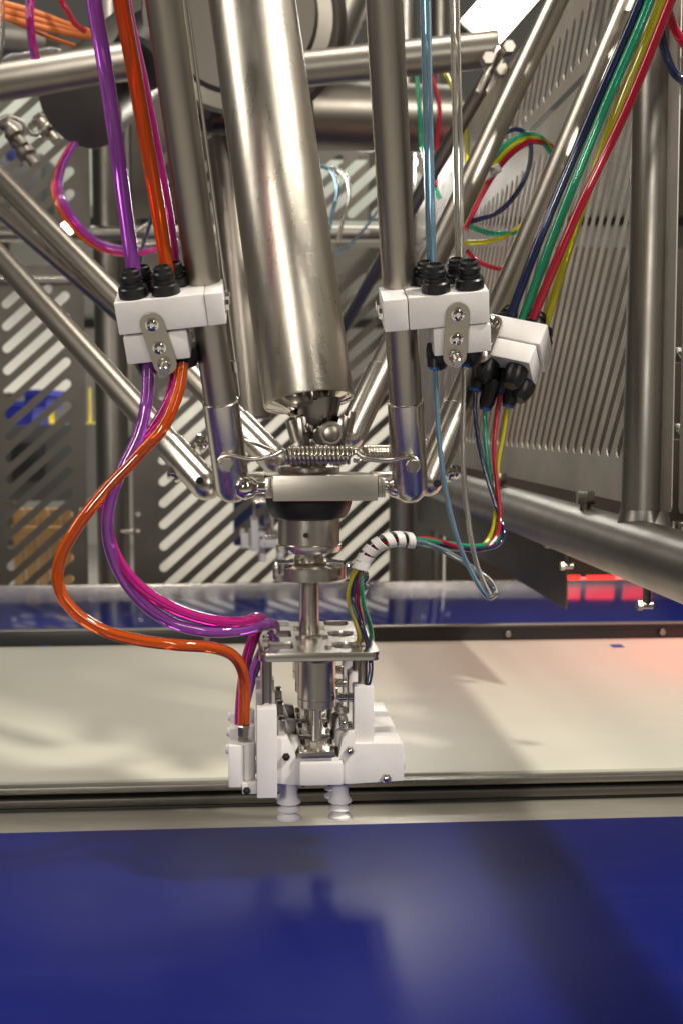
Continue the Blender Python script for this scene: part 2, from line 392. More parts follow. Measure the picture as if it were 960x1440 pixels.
# conveyors
def depth_of(py, z, px=480):
    p = PZ(px, py, z); return p.dot(UY)
W = 3.2
yF = depth_of(1158, 0.0)
cv = thing('conveyor', 'wide glossy dark blue conveyor belt in the foreground under the suction cups', 'conveyor', UY * 1.0)
sheet('belt', 0.0, 0.98, yF, -W, W, 'belt_blue', 0.03, 0.006, cv)
yS = depth_of(1130, -0.008)
sheet('edge_strip', -0.008, yF + 0.004, yS, -W, W, 'strip', 0.05, 0.002, cv)
ft = sheet('frame', -0.04, 1.0, yS - 0.02, -W, W, 'frame', 0.2, 0, cv)
zW = 0.03
yW0 = depth_of(1092, zW); yW1 = depth_of(903, zW)
cw = thing('conveyor', 'cream white conveyor belt running behind the gripper', 'conveyor', UY * 2.4)
sheet('belt', zW, yW0 + 0.012, yW1, -W, W, 'belt_white', 0.02, 0.004, cw)
# grooved aluminium side rail: separate long bars
sheet('side_rail', zW - 0.004, yW0 - 0.012, yW0 + 0.01, -W, W, 'steel_dull', 0.010, 0.002, cw)
sheet('side_rail', zW - 0.020, yW0 - 0.020, yW0 + 0.01, -W, W, 'fence', 0.012, 0.003, cw)
sheet('side_rail', zW - 0.036, yW0 - 0.008, yW0 + 0.01, -W, W, 'hall_dark', 0.03, 0.002, cw)
sheet('gap_shade', -0.03, yS + 0.002, yW0 - 0.02, -W, W, 'hall_dark', 0.02, 0, cw)  # near-black slab, paints the shade in the gap between the conveyors
for (a, b_) in ((65, 903), (867, 905)):
    q = PZ(a, b_ + 3, zW + 0.0015)
    MB().box(q, UX, UY, UZ, 0.013, 0.016, 0.0006).build('tape_mark', 'tape', cw)
sheet('frame', zW - 0.08, yW0 + 0.02, yW1, -W, W, 'frame', 0.14, 0, cw)
cb = thing('guide_rail', 'long black rail across the far edge of the white belt', 'rail', UY * yW1)
sheet('bar', zW + 0.032, yW1 + 0.005, yW1 + 0.035, -W, W, 'black', 0.06, 0.004, cb)
sheet('lip', zW + 0.036, yW1 + 0.008, yW1 + 0.030, -W, W, 'steel_dull', 0.0035, 0.001, cb)
for x in (-0.1, 0.62, 1.0):
    q = UX * x + UY * (yW1 + 0.002) + UZ * (zW + 0.014)
    MB().hexa(q + UY * 0.004, q - UY * 0.008, 0.009).build('bolt', 'black_steel', cb)
zR = -0.02
yR0 = yW1 + 0.10; yR1 = depth_of(821, zR)
cr_ = thing('conveyor', 'shiny rear blue conveyor belt below the slotted back fence', 'conveyor', UY * 3.8)
sheet('belt', zR, yR0, yR1, -W, W, 'belt_rear', 0.03, 0.006, cr_)
sheet('edge_strip', zR + 0.004, yR1 + 0.004, yR1 + 0.03, -W, W, 'steel_bright', 0.06, 0.002, cr_)
sheet('frame', zR - 0.05, yR0 + 0.02, yR1 - 0.02, -W, W, 'frame', 0.14, 0, cr_)

# ------------------------------------------------------------------ slotted fences
def slots(x0, x1, z0, z1, pitch, r, off=0.0, ang=45):
    """45 degree openings clipped to a rectangle"""
    k = math.tan(R(ang)); out = []
    c = z0 - k * x1 + off
    while c < z1 - k * x0:
        xs = max(x0, (z0 - c) / k); xe = min(x1, (z1 - c) / k)
        if xe - xs > 0.03:
            out.append(capsule(xs + r * .7, k * (xs + r * .7) + c, xe - r * .7, k * (xe - r * .7) + c, r))
        c += pitch
    return out
DF = 4.75
F0 = P(480, 590, DF); FN = -UY
def Fp(px, py):
    q = PN(px, py, F0, FN); return ((q - F0).dot(UX), q.z)
def fence_panel(label, pa, pb, sa, sb, pitch=0.082, r=0.0165, off=0.0, m='fence'):
    (x0, z1), (x1, z0) = Fp(*pa), Fp(*pb)
    (u0, v1), (u1, v0) = Fp(*sa), Fp(*sb)
    o0 = V((F0.x, F0.y, 0))
    me = plate_holes(rrect(x0, z0, x1, z1, 0.01), slots(u0, u1, v0, v1, pitch, r, off, 42), 0.003, o0, UX, UZ)
    t = thing('slotted_fence', label, 'fence', o0 + UX * ((x0 + x1) / 2) + UZ * z0, 'slotted panels of the back fence')
    link('plate', me, m, t, 30)
    for (bx, bz) in ((x0 + .02, z1 - .05), (x1 - .02, z1 - .05), (x0 + .02, z0 + .5), (x1 - .02, z0 + .5)):
        q = o0 + UX * bx + UZ * bz
        MB().hexa(q + UY * .004, q - UY * .012, .012).build('bolt', 'steel_bright', t)
    return t
fence_panel('left lower slotted steel panel of the back fence with short slots', (-60, 372, ), (126, 900), (4, 402), (104, 870))
fence_panel('wide lower slotted steel panel of the back fence behind the gripper shaft', (183, 345), (604, 900), (222, 384), (578, 870))
fence_panel('left upper slotted steel panel of the back fence beside the dark motor housing', (-60, 60), (128, 330), (-30, 90), (104, 300))
fence_panel('wide upper slotted steel panel of the back fence behind the leaning cylinder', (183, 90), (604, 312), (210, 215), (590, 306))
fence_panel('narrow steel fence panel left out of the far corner beside the wide one', (-300, 60), (-68, 900), (-290, 90), (-76, 870))
fence_panel('plain dark right part of the back fence behind the skirt guard', (628, 345), (1250, 900), (1100, 380), (1104, 384), m='fence_shaded')
def fence_post(label, px, r, z0=-0.95, z1=2.4, dy=0.03, mt='frame'):
    q = PN(px, 590, F0, FN) + UY * dy
    t = thing('fence_post', label, 'post', V((q.x, q.y, z0)), 'posts of the back fence')
    MB().cyl(V((q.x, q.y, z0 + .01)), V((q.x, q.y, z1)), r, seg=24).build('tube', mt, t)
    MB().cyl(V((q.x, q.y, z0)), V((q.x, q.y, z0 + .012)), r * 1.8, seg=24).build('base_plate', mt, t)
    return t
fence_post('round steel fence post seen behind the purple tubes', 155, 0.062, dy=0.07)
fence_post('thin fence post just right of the stout left post', 190, 0.02, dy=0.12)
fence_post('slim post at the right end of the wide slotted panel', 616, 0.03, dy=0.05)
q0 = PN(-200, 328, F0, FN); q1 = PN(640, 328, F0, FN)
t = thing('fence_rail', 'horizontal steel tube between upper and lower back fence panels', 'rail', q0)
MB().cyl(q0 + UY * .02, q1 + UY * .02, .03).build('tube', 'frame', t)
# small hinge bolt on the fence
q = P(170, 748, 4.70); t = thing('fence_latch', 'small steel latch pin between the fence posts', 'latch', q)
MB().cyl(q, q + UX * .06, .009).cyl(q + UX * .06, q + UX * .075, .018).build('pin', 'steel', t)

# ------------------------------------------------------------------ right side frame: beam, post, slotted panel, skirt
def side(Y, z, dx=0.0):
    """a point on the side frame's vertical plane, Y metres down the cell"""
    return V((0.435, 1.8, 0)) + UY * (Y - 1.8) + UX * dx + UZ * z
t = thing('frame_beam', 'thick horizontal round steel beam along the right side of the cell', 'beam', side(2.2, .367))
MB().cyl(side(-0.2, .367), side(4.62, .367), .046, seg=40).build('tube', 'frame', t)
for Y in (2.05, 2.75):
    c = side(Y, .42, -.012); MB().hexa(c, c + UZ * .022, .016).cyl(c - UZ * .02, c, .009).build('bolt', 'black_steel', t)
t = thing('frame_post', 'stout vertical round steel post standing on the right beam', 'post', side(1.83, .40))
MB().cyl(side(1.83, .37, .016), side(1.83, 2.2, .036), .034, seg=40).build('tube', 'frame', t)
MB().lathe(side(1.83, .392, .016), UZ, [(0, .046), (.012, .040), (.035, .0342)], 40).build('weld_collar', 'frame', t)
t = thing('frame_post', 'vertical corner post where the right beam ends far back', 'post', side(4.62, -.9))
MB().cyl(side(4.62, -.9), side(4.62, 2.4), .046, seg=32).build('tube', 'frame', t)

def side_panel(label, Ya, Yb, z0, z1, sa, sb, v0, v1, dx=.03, pitch=.062, r=.0115, m='fence_side_lit'):
    o0 = side(0, 0, dx); o0 = V((o0.x, o0.y, 0))
    # local x runs toward the camera so that the slots rise toward it
    me = plate_holes(rrect(-Yb, z0, -Ya, z1, .01), slots(-sb, -sa, v0, v1, pitch, r, 0, 49), .0016, o0, -UY, UZ)
    t = thing('slotted_fence', label, 'fence', o0 + UY * ((Ya + Yb) / 2) + UZ * z0, 'slotted panels of the right side')
    link('plate', me, m, t, 30)
    return t
side_panel('right side slotted steel panel above the beam seen edge-on behind the stout post', 1.75, 4.55, .428, 1.16, 1.80, 4.45, .50, 1.10)
side_panel('upper right side slotted panel behind the slanting steel rods', 1.75, 4.55, 1.175, 1.37, 1.80, 4.45, 1.20, 1.29)
side_panel('near right panel cut off by the right picture edge beside the post', 1.48, 1.72, .43, 1.9, 1.5, 1.7, 1.5, 1.8)
sk = thing('skirt_guard', 'plain steel skirt plate hanging below the right beam over the rear belt', 'guard', side(3.0, .2))
pts = [side(2.33, .20, .03), side(4.4, .20, .03), side(4.4, .335, .03), side(2.33, .335, .03)]
MB().prism(pts, UX * .004, .0012).build('plate', 'fence', sk)
for Y in (2.42, 2.9):
    c = side(Y, .318, .026); MB().hexa(c, c - UX * .016, .012).cyl(c, c + UZ * .02, .007).build('bolt', 'black_steel', sk)
for (px, py, Y) in ((787, 796, 2.3), (895, 851, 1.86)):
    c = P(px, py, Y); t = thing('stand_off_bolt', 'loose steel stand-off bolt below the right beam ' + ('by the skirt plate' if px < 800 else 'at the lower right'), 'bolt', c)
    MB().hexa(c, c + UX * .008, .009).build('head', 'steel', t); MB().cyl(c + UX * .008, c + UX * .024, .006).build('shank', 'steel', t)
    MB().cyl(c + UX * .015, c + UX * .015 + UZ * .03, .006).build('stem', 'black_steel', t)
for (px, py, Y) in ((953, 500, 1.9), (958, 745, 1.75), (952, 607, 1.8)):
    c = P(px, py, Y)
    t = thing('hinge_block', 'small dark hinge block on the right panel ' + {500: 'high up', 607: 'half way up', 745: 'low down'}[py], 'hinge', c)
    MB().box(c, UX, UY, UZ, .010, .012, .012, .002).build('body', 'black_steel', t); MB().hexa(c - UY * .012, c - UY * .02, .006).build('bolt', 'chrome', t)

# red light bar beyond the rear belt
q = PZ(828, 826, 0.0)
rb = thing('red_light_bar', 'glowing red light bar at the far right edge of the rear belt', 'light bar', q)
c0 = UY * (yR1 + .06)
for (a, b_, m_) in ((780, 815, 'red_led'), (824, 863, 'red_led'), (876, 915, 'red_led')):
    pa, pb = PN(a, 813, c0, UY), PN(b_, 813, c0, UY)
    MB().box((pa + pb) / 2, UX, UY, UZ, (pb - pa).length / 2, .01, .009, .003).build('lens', m_, rb)
pa, pb = PN(772, 816, c0, UY), PN(1040, 816, c0, UY)
MB().box((pa + pb) / 2 + UY * .016, UX, UY, UZ, (pb - pa).length / 2, .004, .010, .001).build('strip', 'pink_led', rb)

# ================================================================== things beyond the fence
def block(name, label, cat, px0, py0, px1, py1, Y, depth, m, group=None, bev=.01):
    a, b_ = P(px0, py0, Y), P(px1, py1, Y)
    c = (a + b_) / 2 + V((0, depth / 2, 0))
    t = thing(name, label, cat, V((c.x, c.y, b_.z)), group)
    MB().box(c, V((1, 0, 0)), V((0, 1, 0)), UZ, abs(b_.x - a.x) / 2, depth / 2, abs(a.z - b_.z) / 2, bev).build('body', m, t)
    return t, a, b_
t, a, b_ = block('storage_bin', 'blue plastic bin behind the left slotted panel', 'bin', 8, 572, 46, 598, 7.0, .4, 'bin_blue')
MB().box(V(((a.x + b_.x) / 2, a.y + .2, a.z + .015)), V((1, 0, 0)), V((0, 1, 0)), UZ, abs(b_.x - a.x) / 2 + .02, .22, .015).build('rim', 'bin_blue', t)
t, a, b_ = block('storage_bin', 'blue plastic bin higher up right of the other bin behind the left panel', 'bin', 34, 556, 66, 574, 6.6, .4, 'bin_blue')
MB().box(V(((a.x + b_.x) / 2, a.y + .2, a.z + .015)), V((1, 0, 0)), V((0, 1, 0)), UZ, abs(b_.x - a.x) / 2 + .02, .22, .015).build('rim', 'bin_blue', t)
t, a, b_ = block('machine_cabinet', 'dark machine cabinet beyond the left fence panel', 'cabinet', -60, 596, 118, 705, 7.6, .8, 'hall_dark')
MB().box(P(40, 650, 7.58), V((1, 0, 0)), V((0, 1, 0)), UZ, .1, .01, .12, .004).build('door', 'black', t)
t = thing('wooden_crate', 'wooden crate on the floor beyond the left fence panel', 'crate', P(55, 840, 6.6))
for i in range(5):
    a, b_ = P(20 + 17 * i, 715, 6.6), P(36.3 + 17 * i, 850, 6.6)
    MB().box((a + b_) / 2, V((1, 0, 0)), V((0, 1, 0)), UZ, abs(b_.x - a.x) / 2, .02, abs(a.z - b_.z) / 2, .003).build('board', 'wood', t)
a, b_ = P(18, 740, 6.57), P(105, 757, 6.57)
MB().box((a + b_) / 2 - V((0, .015, 0)), V((1, 0, 0)), V((0, 1, 0)), UZ, abs(b_.x - a.x) / 2, .015, abs(a.z - b_.z) / 2, .003).build('board', 'wood', t)
for (px, lab) in ((73, 'yellow upright post beyond the left fence panel'), (127, 'thin yellow upright beyond the gap beside the left panel')):
    hwid = .012 if px < 100 else .005
    a, b_ = P(px, 545, 7.7), P(px, 596, 7.7); t = thing('rack_post', lab, 'post', b_)
    MB().box((a + b_) / 2, V((1, 0, 0)), V((0, 1, 0)), UZ, hwid, .012, abs(a.z - b_.z) / 2).build('upright', 'yellow', t)
    MB().box(b_ + UZ * .005, V((1, 0, 0)), V((0, 1, 0)), UZ, .04, .04, .005).build('foot', 'yellow', t)
block('storage_bin', 'navy blue bin beyond the back fence behind the far gripper', 'bin', 328, 690, 372, 768, 5.6, .3, 'bin_navy')
block('display_board', 'large white display board beyond the back fence', 'board', 210, 560, 640, 845, 9.0, .1, 'board_grey')
block('tool_trolley', 'dark tool trolley beyond the upper left slots', 'trolley', -40, 215, 60, 300, 8.5, .4, 'hall_dark')
block('storage_bin', 'small blue bin beyond the upper left slots under the dark housing', 'bin', 8, 205, 22, 225, 7.4, .2, 'bin_navy')
block('display_board', 'tall pale board beyond the left fence panel', 'board', -120, 400, 112, 552, 9.5, .1, 'hall_white')
block('machine_cabinet', 'grey green machine housing above the back fence on the left', 'cabinet', -100, 120, 130, 290, 9.0, .5, 'green_grey')
block('machine_cabinet', 'grey green machine housing beyond the fence top in the middle', 'cabinet', 420, 225, 640, 320, 9.0, .5, 'green_grey')
# beyond the right side
t = thing('side_partition', 'dull reddish partition behind the right slotted panel', 'partition', side(3.0, -.9, 1.3))
MB().box(side(2.6, .0, 1.3), UX, UY, UZ, .03, 1.9, .92).build('panel', 'red_wall', t)
MB().box(side(2.6, .95, 1.3), UX, UY, UZ, .04, 1.9, .03).build('rail', 'steel_dull', t)
t = thing('side_partition', 'pale board high up behind the right slotted panel', 'partition', side(3.0, 1.0, 1.9))
MB().box(side(3.0, 1.7, 1.9), UX, UY, UZ, .03, 2.6, .65).build('panel', 'green_grey', t)
MB().box(side(3.0, 1.02, 1.9), UX, UY, UZ, .04, 2.6, .03).build('rail', 'steel_dull', t)

# lamps the photograph shows
def lamp_box(label, c, hx, hy, hz, m, rot=None):
    ux, uy, uz = rot or (V((1, 0, 0)), V((0, 1, 0)), UZ)
    t = thing('ceiling_lamp', label, 'lamp', c)
    MB().box(c + uz * hz, ux, uy, uz, hx * 1.06, hy * 1.06, hz, .005).build('housing', 'steel_dull', t)
    MB().box(c - uz * .004, ux, uy, uz, hx, hy, .006, .002).build('diffuser', m, t)
    return t
c = P(716, -2, 4.4)
LX = V((.66, .05, .75)).normalized(); LY = V((-.75, .0, .66)).normalized(); LY = (LY - LX * LY.dot(LX)).normalized(); LY = -LY if LX.cross(LY).y < 0 else LY
lamp_box('bright rectangular lamp panel at the top right behind the slanting rods', c, .17, .075, .05, 'lamp_face', (LX, LY, LX.cross(LY)))
for i, (px, py, d, r_, lab) in enumerate(((95, 321, 5.1, .026, 'small bright spot lamp at the left behind the slanting rods'), (327, 433, 5.2, .018, 'small bright spot lamp right of the left coupling block'), (578, 228, 5.2, .022, 'small bright spot lamp behind the right rod'))):
    c = P(px, py, d if i == 0 else 5.2)
    if i == 0: c = P(px, py, 4.60)
    if i > 0: c = P(px, py, 4.66)
    t = thing('spot_lamp', lab, 'lamp', c, 'small spot lamps')
    MB().lathe(c, -UY, [(-.03, r_ * .5), (-.005, r_ * .9), (0, r_)], 20).build('housing', 'steel_dull', t)
    ld = bpy.data.lights.new('spot_lamp_light', 'SPOT'); ld.energy = (1.0, 3, 75)[i]; ld.color = (1, .96, .88); ld.spot_size = R(95 if i == 2 else 150); ld.spot_blend = .5; ld.shadow_soft_size = .22
    lo_ = bpy.data.objects.new('spot_lamp_light', ld); COL.objects.link(lo_); lo_.location = c - UY * .03
    lo_.rotation_euler = (-UY - UZ * .4 - UX * .12).to_track_quat('-Z', 'Y').to_euler(); child_l = lo_
    child_l.parent = t; child_l.matrix_parent_inverse = Matrix.Translation(t.location).inverted()
    MB().lathe(c - UY * .001, -UY, [(0, r_ * .9), (r_ * .35, r_ * .6), (r_ * .45, .001)], 20).build('lens', 'bulb', t)

# ================================================================== the suction gripper (built once, copied for the far robot)
def bolt_front(c, r, parent, m='chrome', dome=True):
    b = MB().hexa(c + UY * .002, c - UY * r * .8, r)
    b.build('bolt', m, parent)
    if dome: MB().lathe(c - UY * r * .75, -UY, [(0, r * .62), (r * .35, r * .5), (r * .55, .0005)], 12).build('bolt_tip', m, parent)
gr = thing('suction_gripper', 'white plastic and steel suction gripper hanging under the near robot wrist', 'gripper', G(440, 1104, .1))
ROW = 0.081
def gp(px, py, dy=0): return G(px, py, dy)
for k in range(3):
    d = k * ROW
    # cross body
    out = [(389, 1037), (404, 1037), (411, 1052), (417, 1066), (476, 1066), (481, 1040), (490, 1031), (499, 1029), (499, 1047), (566, 1047), (568.5, 1050), (568.5, 1101), (492, 1104), (411, 1104), (389, 1101)]
    MB().prism([gp(x, y, d) for x, y in out], UY * .052, .0014).build('body', 'white', gr, 30)
    MB().box((gp(427, 1085, d - .006) + gp(475, 1085, d - .006)) / 2, UX, UY, UZ, 31 * SG, .006, 17 * SG, .003).build('body_pad', 'white', gr)
    # right upright
    MB().box((gp(498, 968, d + .02) + gp(527, 1060, d + .02)) / 2 , UX, UY, UZ, 14.5 * SG, .014, 46 * SG * 1.02, .0015).build('upright', 'white', gr)
    # left upright
    MB().box((gp(361, 990, d - .004) + gp(390, 1116, d - .004)) / 2, UX, UY, UZ, 14.3 * SG, .013, 63 * SG * 1.02, .0016).build('upright', 'white', gr)
    # hose block and its round back
    MB().box((gp(322, 1044, d + .008) + gp(343, 1104, d + .008)) / 2, UX, UY, UZ, 10.5 * SG, .014, 30 * SG * 1.02, .002).build('hose_block', 'white', gr)
    MB().cyl(gp(345, 1104, d + .013), gp(345, 1044, d + .013), 15 * SG, seg=24, ch=.001).build('hose_socket', 'white', gr)
    MB().box((gp(341, 1095, d) + gp(362, 1112, d)) / 2, UX, UY, UZ, 10.5 * SG, .01, 8.5 * SG, .002).build('foot', 'white', gr)
    bolt_front(gp(347.5, 1106, d - .010), 5.6 * SG, gr, 'hole')
    MB().lathe(gp(322, 1054, d + .01), -UX, [(0, 7 * SG), (3 * SG, 7 * SG), (4.5 * SG, 5 * SG)], 20).build('side_plug', 'white', gr)
    MB().lathe(gp(568, 1080, d + .02), UX, [(0, 12 * SG), (3 * SG, 12 * SG), (4.5 * SG, 8 * SG)], 20).build('side_plug', 'white', gr)
    bolt_front(gp(402.5, 1063, d - .001), 5.6 * SG, gr, 'hole')
    bolt_front(gp(491.5, 1056, d - .001), 6.6 * SG, gr, 'chrome')
    bolt_front(gp(543, 1096, d - .001), 7.0 * SG, gr, 'chrome')
    for px in (427, 464):
        MB().lathe(gp(px, 1103, d + .01), -UZ, [(0, 5.5 * SG), (5 * SG, 4.5 * SG), (7 * SG, .001)], 14).build('bolt', 'black_steel', gr)
    # steel ears of the left clamp
    MB().box(gp(397, 1026, d + .024), UX, UY, UZ, 5.5 * SG, .012, 11 * SG, .001).build('clamp_ear', 'steel_bright', gr)
    MB().hexa(gp(397, 1016, d + .016), gp(397, 1010, d + .016), 4.5 * SG).build('cap_screw', 'black_steel', gr)
    MB().box(gp(485, 1022, d + .024), UX, UY, UZ, 5.5 * SG, .012, 9 * SG, .001).build('clamp_ear', 'steel_bright', gr)
    bolt_front(gp(485, 1020, d + .012), 5 * SG, gr, 'chrome')
    MB().lathe(gp(474, 968, d + .034), UX, [(0, 3.5 * SG), (2 * SG, 5.5 * SG), (11 * SG, 5.5 * SG), (12 * SG, 4 * SG), (16 * SG, 5 * SG), (17 * SG, 3 * SG)], 18).build('air_fitting', 'steel_bright', gr)
    for cx, top in ((413, 1042), (483, 1034)):
        q = gp(cx, 1070, d + .030); hh = q.z - gp(cx, top, d + .030).z
        MB().lathe(q, UZ, [(0, 9.5 * SG), (-hh * .8, 9.5 * SG), (-hh * .95, 8 * SG), (-hh, 5 * SG)], 24).build('port', 'white', gr, 40)
    # suction cups
    for cx in (407.5, 480.5):
        c = gp(cx, 1103, d + .028)
        c.z -= .003; z0 = c.z; zb = gp(cx, 1161, d + .028).z; H = z0 - zb
        s_ = SG * 1.02
        prof = [(-.004, 12 * s_), (H * .30, 12 * s_), (H * .40, 12.5 * s_), (H * .54, 17 * s_), (H * .57, 17 * s_), (H * .66, 8.5 * s_), (H * .74, 16.5 * s_), (H * .77, 16.5 * s_), (H * .85, 8.5 * s_), (H * .94, 17 * s_), (H * .99, 17 * s_), (H, 14 * s_), (H * .9, 8 * s_)]
        MB().lathe(c, -UZ, prof, 30).build('suction_cup', 'silicone', gr, 40)
    # slide plate, actuator and piston
    cpl = gp(446, 1059, d + .022)
    MB().box(cpl, UX, UY, UZ, 25 * SG, .030, 4.3 * SG, .0012).build('slide_plate', 'steel_bright', gr)
    for (px, py, dd) in ((428, 1053, .004), (467, 1053, .004), (428, 1053, .04), (467, 1053, .04)):
        q = gp(px, py, d + dd); q.z = cpl.z + 4 * SG
        MB().hexa(q, q + UZ * 5 * SG, 4 * SG).build('cap_screw', 'black_steel' if dd > .02 else 'chrome', gr)
    ca = gp(447, 1000, d + .024); ct = gp(447, 932, d + .024)
    MB().cyl(ca, ct, 27.5 * SG, seg=40, ch=.0015).build('actuator', 'steel_bright', gr)
    MB().cyl(ca + UZ * .010, ca + UZ * .0115, 27.8 * SG, seg=40).build('actuator_groove', 'steel', gr)
    MB().cyl(ct, ct + UZ * .006, 22 * SG, seg=32).build('actuator_seal', 'rubber', gr)
    q = V((ca.x, ca.y, cpl.z))
    MB().cyl(q, V((ca.x, ca.y, ca.z + .002)), 8 * SG, seg=24).build('piston_rod', 'chrome', gr)
    MB().hexa(q + UZ * 4.2 * SG, q + UZ * 11 * SG, 10.5 * SG).build('lock_nut', 'steel_bright', gr)
    # air fitting on the right of the actuator
    q = gp(474, 985, d + .014)
    MB().lathe(q, UX, [(0, 4 * SG), (3 * SG, 4 * SG), (3 * SG, 6.5 * SG), (16 * SG, 6.5 * SG), (17 * SG, 5 * SG), (18 * SG, 7 * SG), (24 * SG, 7 * SG), (24.5 * SG, 5 * SG)], 20).build('air_fitting', 'chrome', gr)
    # hose nipple on the left
    q = gp(343, 1046, d + .013)
    MB().lathe(q, UZ, [(-.002, 8.5 * SG), (6 * SG, 8.5 * SG), (7 * SG, 7 * SG), (9 * SG, 7 * SG), (10 * SG, 8.5 * SG), (23 * SG, 8.5 * SG), (25 * SG, 7 * SG)], 6).build('hose_nipple', 'steel', gr, 20)
    # guide rods up to the mounting plate
    MB().cyl(gp(375.5, 992, d + .004), gp(375.5, 925, d + .004), 7.6 * SG, seg=24).build('guide_rod', 'chrome', gr)
    MB().cyl(gp(513, 972, d + .026), gp(513, 925, d + .026), 7.4 * SG, seg=24).build('guide_rod', 'steel', gr)
    MB().cyl(gp(375.5, 914, d + .004), gp(375.5, 910, d + .004), 5 * SG, seg=16).build('rod_screw', 'chrome', gr)
# mounting plate
zt = G(440, 916).z; zb = G(440, 927).z
o0 = V((G(440, 590).x, G(440, 590).y, (zt + zb) / 2))
def lx(px): return (px - 440) * SG * 1.005
outer = rrect(lx(364), -.012, lx(533), .215, .010)
holes = []
for k in range(3):
    y = k * ROW
    holes.append(rrect(lx(377), y + .016, lx(414), y + .064, .004))
    holes.append(rrect(lx(469), y + .012, lx(508), y + .060, .016))
holes.append(rrect(lx(512), .02, lx(524), .05, .005))
me = plate_holes(outer, holes, zt - zb, o0, UX, UY, bev=.0004)
link('mounting_plate', me, 'steel_bright', gr, 30)
for (px, dy) in ((424, .02), (463, .02), (424, .09), (463, .09), (424, .16), (463, .16)):
    q = o0 + UX * lx(px) + UY * dy + UZ * (zt - zb) / 2
    MB().hexa(q, q + UZ * .004, .0048).build('cap_screw', 'steel_bright', gr)
# shaft up to the clamp
qs = o0 + UX * lx(440) + UY * .10 + UZ * (zt - zb) / 2
MB().cyl(qs - UZ * .004, V((qs.x, qs.y, B(440, 812).z)), 14.2 * SB, seg=32).build('shaft', 'steel_bright', gr)
MB().lathe(qs, UZ, [(0, .0165), (.002, .0155), (.0035, .0128)], 32).build('weld_collar', 'steel', gr)

# ================================================================== the near delta robot
AX = V((qs.x, qs.y, 0))                  # vertical axis of the wrist
def Z(py): return B(440, py).z
rob = thing('delta_robot', 'near stainless delta robot with leaning steel cylinder over the white belt', 'robot', V((AX.x, AX.y, Z(700))))
# wrist: clamp, neck, collar, boot
MB().lathe(AX, UZ, [(Z(815), 50 * SB), (Z(814), 51.5 * SB), (Z(797), 51.5 * SB), (Z(795), 49 * SB), (Z(790), 40 * SB)], 48).build('clamp_ring', 'steel_bright', rob)
for px, sx in ((392, -1), ):
    q = B(px + 1, 797, -.012)
    MB().box(q, UX, UY, UZ, 7 * SB, .010, 10 * SB, .002).build('clamp_lug', 'steel_bright', rob)
    MB().cyl(q - UZ * .006 - UY * .006, q + UZ * 13 * SB - UY * .006, 5 * SB, seg=16).build('clamp_bolt', 'chrome', rob)
q = B(495, 800, -.02)
MB().box(q, UX, UY, UZ, 10 * SB, .012, 11 * SB, .003).build('clamp_lug', 'chrome', rob)
MB().lathe(q + UX * 9 * SB - UY * .01 - UZ * .005, -UY, [(0, 11 * SB), (.006, 11 * SB), (.008, 8 * SB), (.008, 5 * SB), (.003, 4.5 * SB)], 24).build('wing_nut', 'chrome', rob)
MB().box(q + UX * 13 * SB - UY * .008 - UZ * .022, (UX - UZ * .5), UY, UZ + UX * .5, 6 * SB, .006, 9 * SB, .003).build('wing_blade', 'chrome', rob)
MB().box(q + UX * 12 * SB - UY * .008 + UZ * .012, (UX + UZ * .6), UY, UZ - UX * .6, 6 * SB, .006, 7 * SB, .003).build('wing_blade', 'chrome', rob)
for sx in (-1, 1):
    q = V((AX.x, AX.y, Z(787))) - UY * .03
    MB().cyl(q + UX * sx * 23 * SB, q + UX * sx * 46 * SB - UZ * .002, .004, .003).build('clamp_pin', 'chrome', rob)
MB().lathe(AX, UZ, [(Z(797), 21 * SB), (Z(784), 21 * SB), (Z(783), 19.5 * SB), (Z(775), 19.5 * SB)], 32).build('neck', 'steel_bright', rob)
MB().lathe(AX, UZ, [(Z(777), 40 * SB), (Z(776), 43 * SB), (Z(769), 46.5 * SB), (Z(766), 46.5 * SB), (Z(765), 43.3 * SB), (Z(728), 43.3 * SB)], 48).build('collar', 'steel_bright', rob)
MB().lathe(B(428, 749, -43.3 * SB), -UY, [(-.003, 3.5 * SB), (.0006, 3.5 * SB)], 16).build('set_screw', 'hole', rob)
MB().lathe(AX, UZ, [(Z(730), 45 * SB), (Z(727), 52 * SB), (Z(718), 57.5 * SB), (Z(708), 60.5 * SB), (Z(698), 61 * SB)], 48).build('rubber_boot', 'rubber', rob)
# triangular end plate seen from the front: front bar + body behind
c = (B(383, 683, -.045) + B(524, 683, -.045)) / 2
MB().box(c, UX, UY, UZ, 70.5 * SB, .016, 17.2 * SB, .0005).build('end_plate', 'steel_plate', rob)
MB().prism([B(386, 668, -.028), B(520, 668, -.028), B(545, 668, .05), B(500, 668, .10), B(400, 668, .10), B(360, 668, .05)], UZ * -24 * SB, .002).build('end_plate_body', 'steel', rob)
MB().lathe(AX + UZ * 0, UZ, [(Z(667), 42 * SB), (Z(664), 43.5 * SB), (Z(657), 43.5 * SB), (Z(656), 42 * SB)], 48).build('top_disc', 'steel_bright', rob)
# strips over the end plate
MB().box(B(345, 668, 0), UX, UY, UZ, 26 * SB, .03, 3.5 * SB, .001).build('side_bracket', 'steel_bright', rob)
MB().box(B(548, 668, 0), UX, UY, UZ, 26 * SB, .03, 3.5 * SB, .001).build('side_bracket', 'steel_bright', rob)

